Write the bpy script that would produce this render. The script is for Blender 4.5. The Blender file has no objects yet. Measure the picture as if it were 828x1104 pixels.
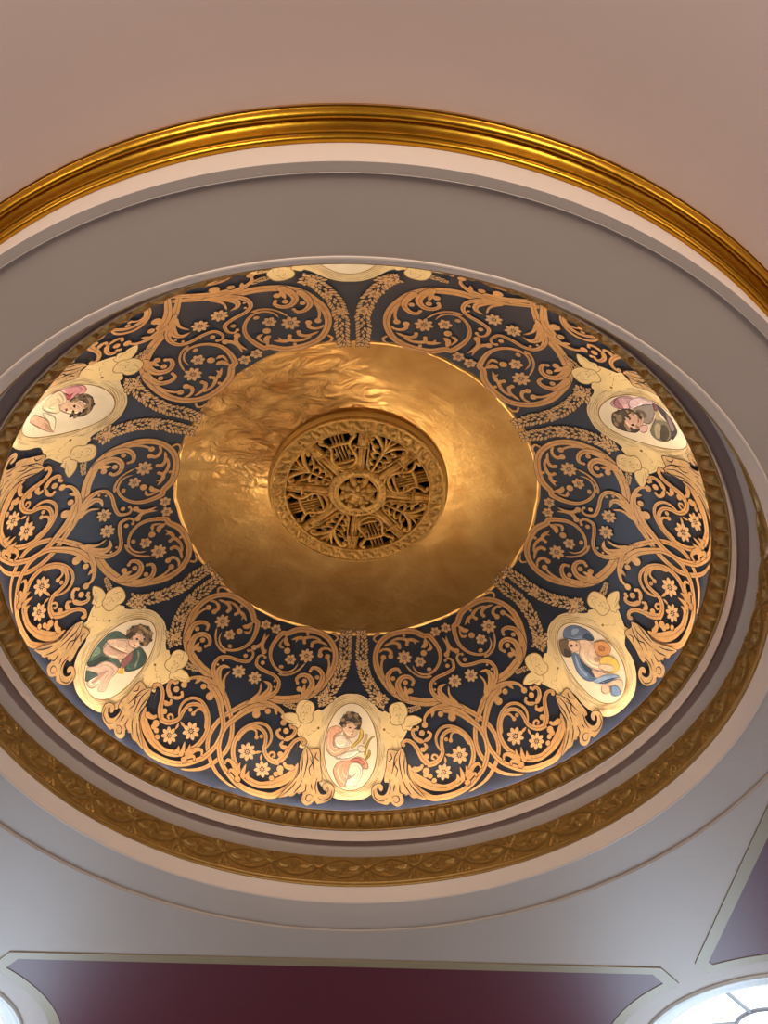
import bpy, bmesh, math, random
import numpy as np
from mathutils import Vector, Matrix
from mathutils.geometry import delaunay_2d_cdt
R=math.radians; PI=math.pi
scn=bpy.context.scene
COL=scn.collection
# ------------------------------------------------------------ camera
cam_d=bpy.data.cameras.new('camera'); cam=bpy.data.objects.new('camera',cam_d); COL.objects.link(cam)
cam_d.sensor_fit='HORIZONTAL'; cam_d.sensor_width=36.0; cam_d.lens=1059.41/828*36.0
cam_d.clip_start=.05; cam_d.clip_end=200
pitch=.92653; roll=-.00361; yaw=-.05412
rt=Vector((1,0,0)); fw=Vector((0,math.cos(pitch),math.sin(pitch))); up=Vector((0,-math.sin(pitch),math.cos(pitch)))
cr=math.cos(roll)*rt+math.sin(roll)*up; cu=-math.sin(roll)*rt+math.cos(roll)*up
Rz=Matrix.Rotation(yaw,3,'Z')
cr,cu,cf=Rz@cr,Rz@cu,Rz@fw
cam.matrix_world=Matrix(((cr.x,cu.x,-cf.x,-.0392),(cr.y,cu.y,-cf.y,-4.4631),(cr.z,cu.z,-cf.z,1.6),(0,0,0,1)))
scn.camera=cam
# ------------------------------------------------------------ world, exposure
w=bpy.data.worlds.new('world'); scn.world=w; w.use_nodes=True
w.node_tree.nodes['Background'].inputs[0].default_value=(.75,.86,1,1)
w.node_tree.nodes['Background'].inputs[1].default_value=1.0
vs=scn.view_settings; vs.view_transform='Standard'; vs.look='None'; vs.gamma=1; vs.use_curve_mapping=False; vs.exposure=0.0
def area(name,loc,rot,sx,sy,power,col):
    l=bpy.data.lights.new(name,'AREA'); l.shape='RECTANGLE'; l.size=sx; l.size_y=sy; l.energy=power; l.color=col
    o=bpy.data.objects.new(name,l); COL.objects.link(o); o.location=loc; o.rotation_euler=rot; return o
for sx in (-1,1):
    area('added_far_corner_fill',(sx*4.0,6.45,3.9),(R(-90),0,0),1.8,2.6,165,(.62,.80,1))  # added cool lamps, brighten the far ceiling corners and panel reflections
    area('added_side_fill',(sx*5.95,4.05,2.7),(0,R(90*sx),0),3.0,2.3,30,(.66,.82,1))  # added weak cool lamps, lift the far corners from the sides
    area('added_hall_fill',(sx*3.6,-8.95,3.4),(R(90),0,0),2.4,3.2,285,(1,.92,.84))  # added warm lamps, light the fascia and far bands from the near side
    area('added_near_ceiling_fill',(sx*5.4,-5.6,3.0),(R(180),0,0),1.2,1.2,70,(1,.90,.82))  # added lamps without fixtures, brighten the sides of the near ceiling
u=area('added_dome_fill',(0,5.4,1.0),(0,0,0),1.6,.6,5.5,(1,.86,.68)); u.data.spread=R(32)  # added lamp aimed into the dome, brightens the grille and disc
u.rotation_euler=(Vector((0,-.5,7.7))-Vector((0,5.4,1.0))).to_track_quat('-Z','Y').to_euler()

# ------------------------------------------------------------ materials
def srgb(h):
    if isinstance(h,str): h=[int(h[i:i+2],16)/255 for i in (1,3,5)]
    return tuple((c/12.92 if c<=.04045 else ((c+.055)/1.055)**2.4) for c in h)+(1,)
MATS={}
def mat(name,col,rough=.6,metal=0.0,bump=0,bscale=20,var=0,vscale=6,spec=.5,coat=0,emit=None,detail=4,dist=0.0,col2=None):
    if name in MATS: return MATS[name]
    m=bpy.data.materials.new(name); MATS[name]=m; m.use_nodes=True; nt=m.node_tree; b=nt.nodes['Principled BSDF']
    c=srgb(col); b.inputs['Base Color'].default_value=c; b.inputs['Roughness'].default_value=rough; b.inputs['Metallic'].default_value=metal
    b.inputs['Specular IOR Level'].default_value=spec; b.inputs['Coat Weight'].default_value=coat; b.inputs['Coat Roughness'].default_value=.25
    tc=nt.nodes.new('ShaderNodeTexCoord')
    if var:
        n=nt.nodes.new('ShaderNodeTexNoise'); n.inputs['Scale'].default_value=vscale; n.inputs['Detail'].default_value=detail; n.inputs['Distortion'].default_value=dist
        nt.links.new(tc.outputs['Object'],n.inputs['Vector'])
        r=nt.nodes.new('ShaderNodeValToRGB'); r.color_ramp.elements[0].position=.3; r.color_ramp.elements[1].position=.7
        c2=srgb(col2) if col2 else tuple(x*(1-var) for x in c[:3])+(1,)
        r.color_ramp.elements[0].color=c2; r.color_ramp.elements[1].color=c
        nt.links.new(n.outputs['Fac'],r.inputs['Fac']); nt.links.new(r.outputs['Color'],b.inputs['Base Color'])
    if bump:
        n=nt.nodes.new('ShaderNodeTexNoise'); n.inputs['Scale'].default_value=bscale; n.inputs['Detail'].default_value=5
        nt.links.new(tc.outputs['Object'],n.inputs['Vector'])
        bp=nt.nodes.new('ShaderNodeBump'); bp.inputs['Strength'].default_value=bump; bp.inputs['Distance'].default_value=.02
        nt.links.new(n.outputs['Fac'],bp.inputs['Height']); nt.links.new(bp.outputs['Normal'],b.inputs['Normal'])
    if emit: b.inputs['Emission Color'].default_value=srgb(emit[0]); b.inputs['Emission Strength'].default_value=emit[1]
    return m
PAINT=mat('greige_paint','#bdab9c',.55,var=.04,vscale=2)
CREAM=mat('cream_paint','#e0cbb9',.5)
MAUVE=mat('mauve_paint','#a48d85',.5)
ROSE=mat('rose_ceiling_paint','#ccb4a9',.6,var=.03,vscale=1)
MAROON=mat('maroon_paint','#5e172c',.5,spec=.35,var=.06,vscale=3)
OLIVE=mat('dull_gold_band','#9a8866',.5,metal=.05)
GROUND=mat('charcoal_dome_paint','#1d2027',.38,spec=.6,var=.15,vscale=3)
INK=mat('dark_outline_paint','#2a211c',.5)
SCROLLM=mat('gold_scroll_paint','#d99f5e',.40,metal=.45,var=.22,vscale=14,dist=1.5)
LEAFM=mat('gold_leaf_paint','#dcab6c',.42,metal=.45,var=.25,vscale=25)
FLOWM=mat('gold_flower_paint','#d8a56a',.42,metal=.3,var=.15,vscale=20)
FRAMEM=mat('cream_gold_frame_paint','#d8b479',.5,var=.18,vscale=9,dist=2)
CHERM=mat('cream_gold_cherub_paint','#dcb572',.5,var=.08,vscale=9)
ENGR2=mat('scroll_shading_line','#8a5a2e',.5,metal=.3)
ENGR=mat('brown_engraving_line','#8a6630',.5)
OVALM=mat('cream_portrait_ground','#dcc194',.5,var=.08,vscale=6)
COLLAR=mat('collar_gilt','#f6cf6e',.4,metal=.15)
GILT=mat('bright_gilt','#cc962c',.3,metal=1,bump=.05,bscale=30,var=.15,vscale=8)
GILTD=mat('old_gilt_carving','#a87f3e',.45,metal=.55,bump=.08,bscale=60,var=.2,vscale=25)
GILTG=mat('grille_gilt','#f6c266',.33,metal=.7,bump=.35,bscale=110,var=.3,vscale=30)
BLACK=mat('black_void','#050403',.9)
WALLM=mat('wall_paint','#b79f8f',.7)
FLOORM=mat('dark_carpet','#4a2a22',.9,bump=.2,bscale=100,var=.3,vscale=30)
FRAMEW=mat('white_window_frame','#dfe0de',.4)
MULL=mat('grey_window_bar','#8f9194',.5)
PANE=mat('frosted_skylight_pane','#f4f7fb',.4,emit=('#f2f6ff',2.2))
COVE=mat('cove_light_strip','#ffffff',.5,emit=('#faf8fc',610.0))
# ------------------------------------------------------------ helpers
def link(name,verts,faces,m,parent=None,smooth=True):
    me=bpy.data.meshes.new(name); me.from_pydata([tuple(map(float,v)) for v in verts],[],faces); me.update()
    if smooth:
        me.polygons.foreach_set('use_smooth',[True]*len(me.polygons))
    me.materials.append(m)
    o=bpy.data.objects.new(name,me); COL.objects.link(o)
    if parent is not None: o.parent=parent
    return o
class MB:
    def __init__(s): s.v=[]; s.f=[]
    def add(s,v,f):
        n=len(s.v); s.v+=[tuple(x) for x in v]; s.f+=[tuple(i+n for i in q) for q in f]; return s
    def grid(s,P,closed_u=False,closed_v=False):
        """P: rows x cols of points"""
        r=len(P); c=len(P[0]); f=[]
        for i in range(r if closed_u else r-1):
            for j in range(c if closed_v else c-1):
                f.append((i*c+j,i*c+(j+1)%c,((i+1)%r)*c+(j+1)%c,((i+1)%r)*c+j))
        return s.add([p for row in P for p in row],f)
    def lathe(s,prof,n=256,a0=0,a1=2*PI):
        full=abs(a1-a0-2*PI)<1e-6; m=n if full else n+1
        P=[[(r*math.cos(a0+(a1-a0)*j/n),r*math.sin(a0+(a1-a0)*j/n),z) for (r,z) in prof] for j in range(m)]
        return s.grid(P,closed_u=full)
    def build(s,name,m,parent=None,smooth=True,inv=None):
        v=s.v
        if inv is not None: v=[tuple(inv@Vector(p)) for p in v]
        return link(name,v,s.f,m,parent,smooth)
def empty(name,loc,rz=0):
    o=bpy.data.objects.new(name,None); COL.objects.link(o); o.location=loc; o.rotation_euler=(0,0,rz); o.empty_display_size=.1; return o
def tag(o,label=None,cat=None,group=None,kind=None):
    if label: o['label']=label
    if cat: o['category']=cat
    if group: o['group']=group
    if kind: o['kind']=kind
    return o
def sharp(o,ang=35):
    me=o.data; bm=bmesh.new(); bm.from_mesh(me)
    for e in bm.edges:
        if len(e.link_faces)==2 and e.calc_face_angle(0)>R(ang): e.smooth=False
    bm.to_mesh(me); bm.free(); return o
def struct(name,mb,m,label=None,smooth=True,ang=30):
    o=mb.build(name,m,None,smooth)
    if smooth: sharp(o,ang)
    o['kind']='structure'
    if label: o['label']=label
    return o
# ------------------------------------------------------------ dimensions
A=2.42; H=1.27; Z0=6.6          # dome: semi axis, rise, springing height
ZS=5.952                         # flat ceiling
ZN=6.33                          # higher ceiling behind the camera
YF=6.4; XW=5.9; YN=-9.0
AX0=88.03                        # azimuth of the medallion at the far side
def dp(az,p,off=0.0):
    """dome point, azimuth deg, parametric angle from apex deg, inward offset m"""
    a=R(az); q=R(p); x=A*math.sin(q)*math.cos(a); y=A*math.sin(q)*math.sin(a); z=H*math.cos(q)
    n=Vector((x/A/A,y/A/A,z/H/H)).normalized()
    return Vector((x,y,z+Z0))-n*off
# ============================================================ THE SETTING
RI=2.6627; RO=3.112; RB=3.065; ZO=ZS-.015
def soffit_poly():
    bm=bmesh.new()
    def loop(pts):
        vs_=[bm.verts.new((x,y,ZO)) for x,y in pts]
        for i in range(len(vs_)): bm.edges.new((vs_[i],vs_[(i+1)%len(vs_)]))
    loop([(RB*math.cos(2*PI*i/256),RB*math.sin(2*PI*i/256)) for i in range(256)])
    out=[(RO*math.cos(R(-20-140*i/120)),RO*math.sin(R(-20-140*i/120))) for i in range(121)]
    yc=out[0][1]
    loop(out+[(-XW,yc),(-XW,YF),(XW,YF),(XW,yc)])
    for sx in (-1,1): loop([(sx*3.97+.98*math.cos(2*PI*i/96),4.66+.98*math.sin(2*PI*i/96)) for i in range(96)])
    bmesh.ops.triangle_fill(bm,use_beauty=True,use_dissolve=False,edges=bm.edges[:])
    for f in bm.faces:
        f.normal_update()
        if f.normal.z>0: f.normal_flip()
    return bm
bm=soffit_poly(); me=bpy.data.meshes.new('ceiling'); bm.to_mesh(me); bm.free(); me.materials.append(PAINT)
o=bpy.data.objects.new('ceiling',me); COL.objects.link(o); tag(o,'flat greige ceiling and soffit around the round opening of the dome',kind='structure')
YC=RO*math.sin(R(-20)); XC=RO*math.cos(R(-20))
# higher rose ceiling on the near side
m=MB(); ro=RO+.13
edge=[(XW+2,YC-.13)]+[(ro*math.cos(R(-20-140*i/120)),ro*math.sin(R(-20-140*i/120))) for i in range(121)]+[(-XW-2,YC-.13)]
m.grid([[(x,y,ZN) for x,y in edge],[((XW+2)*(1-2*i/(len(edge)-1)),YN,ZN) for i in range(len(edge))]])
o=struct('ceiling',m,ROSE,'higher rose beige ceiling beyond the gilded outer moulding',smooth=False)
# fascia around the near half of the slab
FP=[(RO,ZS),(RO,ZS+.008),(RO,6.20)]
def sweep(prof,nx=1):
    """profile (outward distance from slab edge, z) along near half circle and straight wings"""
    P=[]
    for i in range(2): 
        x=XW+2-(XW+2-XC)*i
        P.append([(x,YC-d,z) for d,z in prof])
    P=P[:1]+[[(XC+.4,YC-d,z) for d,z in prof]]
    for i in range(181):
        a=R(-20-140*i/180); P.append([((RO+d)*math.cos(a),(RO+d)*math.sin(a),z) for d,z in prof])
    P.append([(-XC-.4,YC-d,z) for d,z in prof]); P.append([(-XW-2,YC-d,z) for d,z in prof])
    return MB().grid(P)
struct('trim_1',sweep([(0,ZO),(0.0,6.215)]),CREAM,'cream upright face of the round opening below the gilded moulding')
crown=[(0,6.205),(.012,6.197),(.026,6.199),(.034,6.21),(.035,6.222),(.042,6.226),(.05,6.225),(.053,6.232),(.06,6.252),(.072,6.268),(.084,6.276),(.086,6.27),(.094,6.262),(.108,6.262),(.122,6.272),(.128,6.286),(.129,6.298),(.134,6.302),(.142,6.302),(.142,6.33)]
o=struct('trim_2',sweep(crown),GILT,'bright gilded stepped moulding arching across the top',ang=50)
# light bead on the soffit
m=MB(); m.lathe([(RB,ZO),(RB-.002,ZO-.002),(RB-.006,ZO+.002),(RB-.008,ZS),(RI+.012,ZS)],256)
struct('trim_3',m,PAINT,'flat round soffit framed by a thin stepped line')
# sloped lip of the opening
m=MB(); m.lathe([(RI+.012,ZS),(RI+.008,ZS-.007),(RI,ZS-.008),(RI-.008,ZS-.002),(RI-.012,ZS+.01),(2.602,6.038),(2.600,6.047)],320)
struct('trim_4',m,CREAM,'pale sloping lip below the carved foliage frieze')
# carved foliage frieze (height field on a drum)
def smooth(e0,e1,x):
    t=np.clip((x-e0)/(e1-e0),0,1); return t*t*(3-2*t)
def frieze():
    NU=42; cu=56; rows=48; n=NU*cu
    th=np.arange(n)/n; u=(th*NU)%1.0; k=np.floor(th*NU).astype(int)
    z=np.linspace(0,1,rows)                # 0 bottom .. 1 top
    U,Z=np.meshgrid(u,z,indexing='ij')
    hgt=np.zeros_like(U); asp=.2*2.0       # cell is .39 long, .20 high -> x in [-1,1], y in [-.5,.5]
    X=(U-.5)*1.95; Y=Z-.5
    def ridge(d,wd,h): return h*np.sqrt(np.clip(1-(d/wd)**2,0,1))
    def leaf(x0,y0,ang,L,W,h):
        c,s=math.cos(ang),math.sin(ang); xx=(X-x0)*c+(Y-y0)*s; yy=-(X-x0)*s+(Y-y0)*c
        t=np.clip((xx/L+1)/2,0,1); wd=W*np.sin(PI*t)**.8+1e-6; inside=(np.abs(xx)<L)
        r=np.where(inside,np.clip(1-(yy/wd)**2,0,1)**.5,0)*h
        return r-np.where(inside&(np.abs(yy)<.012),.25*h,0)
    amp=.36; s1=amp*np.cos(PI*(X/.975)/1.0*.5); # lens from node to node
    sl=np.abs(np.sin(PI*(X/.975)*.5))*amp*PI/2
    nrm=np.sqrt(1+sl**2)
    for sg in (1,-1):
        d=np.abs(Y-sg*(s1-.0))/nrm; hgt=np.maximum(hgt,ridge(d,.050,.018)); hgt=np.where(d<.010,np.minimum(hgt,.013),hgt)
    for sg in (1,-1):
        hgt=np.maximum(hgt,leaf(sg*.45,-.02*sg,.2*sg,.27,.13,.012))
        hgt=np.maximum(hgt,leaf(sg*.13,.15*sg,-.6,.13,.06,.011)); hgt=np.maximum(hgt,leaf(sg*.12,-.15*sg,.7,.12,.055,.011))
    rr=np.hypot(X,Y); hgt=np.maximum(hgt,.016*np.sqrt(np.clip(1-(rr/.11)**2,0,1))); hgt=np.where((rr>.05)&(rr<.065),hgt*.5,hgt)
    for sx in (-1,1):
        for sy in (-1,1):
            hgt=np.maximum(hgt,leaf(sx*.80,sy*.30,sy*sx*-.9,.17,.07,.010)); hgt=np.maximum(hgt,leaf(sx*.92,sy*.38,PI/2,.12,.06,.010))
            hgt=np.maximum(hgt,.009*np.sqrt(np.clip(1-(np.hypot(X-sx*.72,Y-sy*.42)/.06)**2,0,1)))
    r0=2.607-.004*(1-Z)
    zz=6.098+(6.318-6.098)*Z
    ang=2*PI*th[:,None]+0*Z
    rad=r0-hgt*1.25
    P=np.stack([rad*np.cos(ang),rad*np.sin(ang),zz],-1)
    return P.tolist()
m=MB(); m.grid(frieze(),closed_u=True)
struct('trim_5',m,GILTD,'gilded frieze carved with crossing ribbons and leaves')
m=MB(); m.lathe([(2.600,6.045),(2.594,6.048),(2.590,6.056),(2.592,6.064),(2.598,6.067),(2.599,6.072),(2.594,6.078),(2.592,6.086),(2.596,6.094),(2.605,6.100)],320)
struct('trim_6',m,GILTD,'plain gilded double bead under the carved frieze')
# dark groove, grey slope, flat mauve band, upright rose band
m=MB(); m.lathe([(2.61,6.316),(2.616,6.326),(2.606,6.330),(2.600,6.334),(2.578,6.352),(2.562,6.368),(2.557,6.376)],320)
struct('trim_7',m,PAINT,'grey sloping step above the carved frieze')
m=MB(); m.lathe([(2.557,6.376),(2.556,6.384),(2.482,6.384)],320)
struct('trim_8',m,MAUVE,'flat mauve band inside the stepped cornice')
m=MB(); m.lathe([(2.482,6.384),(2.482,6.378),(2.474,6.376),(2.4705,6.382),(2.4695,6.462),(2.475,6.468)],320)
struct('trim_9',m,CREAM,'upright rose cream band below the leaf moulding')
# waterleaf moulding
def leafmould():
    NU=124; cu=16; rows=30; n=NU*cu
    th=np.arange(n)/n; u=(th*NU)%1.0-.5; v=np.linspace(0,1,rows)
    U,V=np.meshgrid(u,v,indexing='ij')      # V 0 = bottom bead, 1 = top inner lip
    # base profile from (2.470,6.466) to (2.378,6.600)
    r0=2.472+(2.3785-2.472)*V; z0=6.467+(6.600-6.467)*V
    nx,nz=-math.cos(math.atan2(.0935,.133)),-math.sin(math.atan2(.0935,.133))
    bead=.010*np.sqrt(np.clip(1-((V-.07)/.065)**2,0,1))+.006*np.sqrt(np.clip(1-((V-.97)/.04)**2,0,1))
    body=.030*np.sqrt(np.clip(1-((V-.53)/.39)**2,0,1))
    w=.46*np.sqrt(np.clip(1-((V-.16)/.80)**2,0,1))+.02
    leaf=np.clip(1-(U/w)**2,0,1)**.5
    tip=smooth(.90,.80,V+.10*np.abs(U)*2)
    vein=np.exp(-(U/.05)**2)*.35+.25*np.exp(-((np.abs(U)-.24-.1*(V-.5))/.05)**2)
    mid=(V>.15)&(V<.93)
    hgt=bead+np.where(mid,body*(.45+.55*leaf*tip)-.009*vein*leaf-.018*(1-leaf),0)
    hgt=np.where(mid&(V>.84)&(np.abs(np.abs(U)-.5)<.14),hgt-.014,hgt)
    rad=r0+nx*hgt; zz=z0+nz*hgt; ang=2*PI*th[:,None]+0*V
    return np.stack([rad*np.cos(ang),rad*np.sin(ang),zz],-1).tolist()
m=MB(); m.grid(leafmould(),closed_u=True); m.lathe([(2.3785,6.600),(2.383,6.603),(2.388,6.598),(2.39,6.575),(2.43,6.56)],320)
struct('trim_10',m,GILTD,'gilded leaf moulding round the foot of the dome')
# cove light strip lying behind the moulding
m=MB(); P=[]
for i in range(192):
    a=2*PI*i/192; P.append([((2.402+.006*math.cos(b))*math.cos(a),(2.402+.006*math.cos(b))*math.sin(a),6.583+.006*math.sin(b)) for b in (0,PI/2,PI,3*PI/2)])
m.grid(P,closed_u=True,closed_v=True); o=m.build('cove_light',COVE); tag(o,'light strip hidden behind the gilded leaf moulding at the dome foot','light')
# the dome
prof=[(A*math.sin(R(p)),Z0+H*math.cos(R(p))) for p in np.linspace(34.75,90,60)]+[(A,6.57),(2.43,6.56)]
m=MB(); m.lathe(prof,320); o=struct('ceiling',m,GROUND,'charcoal painted dome behind the gold scrollwork')
# walls and floor
def quad(name,pts,mm,label):
    n=len(pts); return struct(name,MB().add(pts,[tuple(range(n))]),mm,label,smooth=False)
def wall_with_holes(name,fn,u0,u1,zt,holes,mm,label):
    """fn(u,z)->xyz ; rectangular holes"""
    us=sorted({u0,u1}|{h[0] for h in holes}|{h[1] for h in holes}); zs=sorted({0,zt}|{h[2] for h in holes}|{h[3] for h in holes})
    m=MB()
    for i in range(len(us)-1):
        for j in range(len(zs)-1):
            uc=(us[i]+us[i+1])/2; zc=(zs[j]+zs[j+1])/2
            if any(h[0]<uc<h[1] and h[2]<zc<h[3] for h in holes): continue
            m.add([fn(us[i],zs[j]),fn(us[i+1],zs[j]),fn(us[i+1],zs[j+1]),fn(us[i],zs[j+1])],[(0,1,2,3)])
    return struct(name,m,mm,label,smooth=False)
quad('floor',[(-8,YN,0),(8,YN,0),(8,YF,0),(-8,YF,0)],FLOORM,'dark carpeted floor below')
FW=[(-4.9,-3.1,2.6,5.2),(3.1,4.9,2.6,5.2)]  # unseen windows, added to light the ceiling corners and reflect in the panels
wall_with_holes('wall_far',lambda u,z:(u,YF,z),-XW,XW,ZS,FW,WALLM,'far wall with added tall windows near its corners')
for sx,nm in ((-1,'left'),(1,'right')):
    wall_with_holes('wall_'+nm,lambda u,z,sx=sx:(sx*XW,u,z),YC,YF,ZS,[(2.9,5.2,1.2,4.2)],WALLM,'plain %s side wall beside the round skylight'%nm)  # unseen opening added for the side lamp
    quad('wall_'+nm+'_hall',[(sx*7.9,YN,0),(sx*7.9,YC+.3,0),(sx*7.9,YC+.3,ZN),(sx*7.9,YN,ZN)],WALLM,'%s wall of the higher hall'%nm)
    quad('wall_'+nm+'_return',[(sx*XW,YC,0),(sx*7.9,YC,0),(sx*7.9,YC,ZN),(sx*XW,YC,ZN)],WALLM,'short %s return wall beneath the gilded moulding'%nm)
NWH=[(-4.8,-2.4,1.8,5.0),(2.4,4.8,1.8,5.0)]  # unseen windows, added around the near wall lamps
wall_with_holes('wall_near',lambda u,z:(u,YN,z),-8,8,ZN,NWH,WALLM,'wall behind the camera with two added tall windows')
nw=3
for (x0,x1,z0,z1,y) in [h+(YF+.05,) for h in FW]+[h+(YN-.02,) for h in NWH]:  # frames and bars of the unseen, added windows
    m=MB()
    def bar(m,a,b,w=.05,d=.06):
        (xa,za),(xb,zb)=a,b
        m.add([(xa-w,y-d,za-w),(xb+w,y-d,za-w),(xb+w,y-d,zb+w),(xa-w,y-d,zb+w),(xa-w,y+d,za-w),(xb+w,y+d,za-w),(xb+w,y+d,zb+w),(xa-w,y+d,zb+w)],[(0,1,2,3),(7,6,5,4),(0,4,5,1),(1,5,6,2),(2,6,7,3),(3,7,4,0)])
    for x in (x0+.05,(x0+x1)/2,x1-.05): bar(m,(x,z0),(x,z1),.03)
    for z in (z0+.05,(z0+z1)/2,z1-.05): bar(m,(x0,z),(x1,z),.03)
    o=m.build('window_%d'%nw,FRAMEW,None,False); tag(o,kind='structure'); nw+=1
# round skylights
def skylight(n,cx,cy,label):
    e=empty('window_%d'%n,(cx,cy,ZO)); tag(e,label,kind='structure')
    m=MB(); m.lathe([(1.145,0),(1.142,-.018),(1.125,-.024),(1.105,-.018),(1.10,-.010),(1.06,-.012),(1.02,-.02),(.99,-.02),(.965,-.008),(.955,.02),(.945,.10),(.94,.22)],96)
    m.build('window_frame',FRAMEW,e)
    m=MB(); m.add([(0,0,.15)]+[(.945*math.cos(2*PI*i/96),.945*math.sin(2*PI*i/96),.15) for i in range(96)],[(0,1+(i+1)%96,1+i) for i in range(96)])
    m.build('pane',PANE,e,False)
    m=MB()
    for k in range(6):
        a=R(60*k+48); c,s=math.cos(a),math.sin(a); 
        def q(r,t,z): return (r*c-t*s,r*s+t*c,z)
        m.add([q(.24,-.014,.12),q(.24,.014,.12),q(.942,.014,.12),q(.942,-.014,.12),q(.24,-.014,.148),q(.24,.014,.148),q(.942,.014,.148),q(.942,-.014,.148)],[(0,1,2,3),(0,4,5,1),(2,6,7,3),(0,3,7,4),(1,5,6,2)])
    m.build('glazing_bar',MULL,e,False)
    m=MB(); m.lathe([(.215,.148),(.215,.12),(.245,.12),(.245,.148)],64); m.build('centre_ring',MULL,e)
skylight(1,3.97,4.66,'round white skylight between the maroon panels at the lower right')
skylight(2,-3.97,4.66,'round white skylight at the lower left corner of the photo')
# maroon ceiling panels
def arcp(cx,r,a0,a1,n=24): return [(cx+r*math.cos(R(a0+(a1-a0)*i/n)),4.66+r*math.sin(R(a0+(a1-a0)*i/n))) for i in range(n+1)]
def panel(name,inner,outer,label,cat):
    cx=sum(p[0] for p in inner)/len(inner); cy=sum(p[1] for p in inner)/len(inner)
    e=empty(name,(cx,cy,ZO)); tag(e,label,cat)
    def fill(pts,z):
        bm=bmesh.new(); vv=[bm.verts.new((x-cx,y-cy,z)) for x,y in pts]
        for i in range(len(vv)): bm.edges.new((vv[i],vv[(i+1)%len(vv)]))
        return bm,vv
    bm,vv=fill(inner,-.004); bmesh.ops.triangle_fill(bm,use_beauty=True,edges=bm.edges[:])
    for f in bm.faces:
        f.normal_update()
        if f.normal.z>0: f.normal_flip()
    me=bpy.data.meshes.new('painted_field'); bm.to_mesh(me); bm.free(); me.materials.append(MAROON); o=bpy.data.objects.new('painted_field',me); COL.objects.link(o); o.parent=e
    m=MB(); n=len(inner)
    I=[(x-cx,y-cy) for x,y in inner]; O=[(x-cx,y-cy) for x,y in outer]
    m.add([(x,y,-.001) for x,y in I]+[(x,y,-.009) for x,y in I]+[(x,y,-.009) for x,y in O]+[(x,y,-.001) for x,y in O],
      [(a*n+i,a*n+(i+1)%n,(a+1)*n+(i+1)%n,(a+1)*n+i) for a in range(3) for i in range(n)])
    m.build('border_band',OLIVE,e,False)
def offset(pts,d):
    n=len(pts); out=[]
    for i in range(n):
        p0=Vector(pts[i-1]); p1=Vector(pts[i]); p2=Vector(pts[(i+1)%n]); t1=(p1-p0).normalized(); t2=(p2-p1).normalized()
        n1=Vector((t1.y,-t1.x)); n2=Vector((t2.y,-t2.x)); b=(n1+n2); b=b/max(.35,b.dot(n1)) if b.length>1e-6 else n1
        out.append(tuple(p1+b*d))
    return out
r=1.4825
a_s=math.degrees(math.atan2(3.743-4.66,2.80-3.97)); 
yb=6.25
a_e=180-math.degrees(math.asin((yb-4.66)/r)) if (yb-4.66)<r else 120
arcR=arcp(3.97,r,a_s+360 if a_s<0 else a_s,130)     # clockwise up the left side of the right skylight
arcL=[(-x,y) for x,y in arcR]
far=[(2.68,3.60)]+arcR+[(2.55,yb),(-2.55,yb)]+arcL[::-1]+[(-2.68,3.60)]
# counter clockwise order for offset outwards
far=far[::1]
panel('ceiling_panel',far,offset(far,.105),'wide maroon ceiling panel along the bottom of the photo with dull gold border','ceiling panel')
def sidep(s):
    a0=math.degrees(math.atan2(3.43-4.66,3.16-3.97))
    arc=arcp(3.97,r,a0,-28)
    pts=[(3.105,.98),(5.6,.98),(5.6,3.7)]+arc[::-1]+[(3.105,3.375)]
    if s<0: pts=[(-x,y) for x,y in pts][::-1]
    return pts
pr=sidep(1); panel('ceiling_panel',pr,offset(pr,.105),'maroon ceiling panel with dull gold border at the right edge, above the skylight','ceiling panel')
pr=sidep(-1); panel('ceiling_panel',pr,offset(pr,.105),'maroon ceiling panel beyond the left edge of the photo','ceiling panel')

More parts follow.
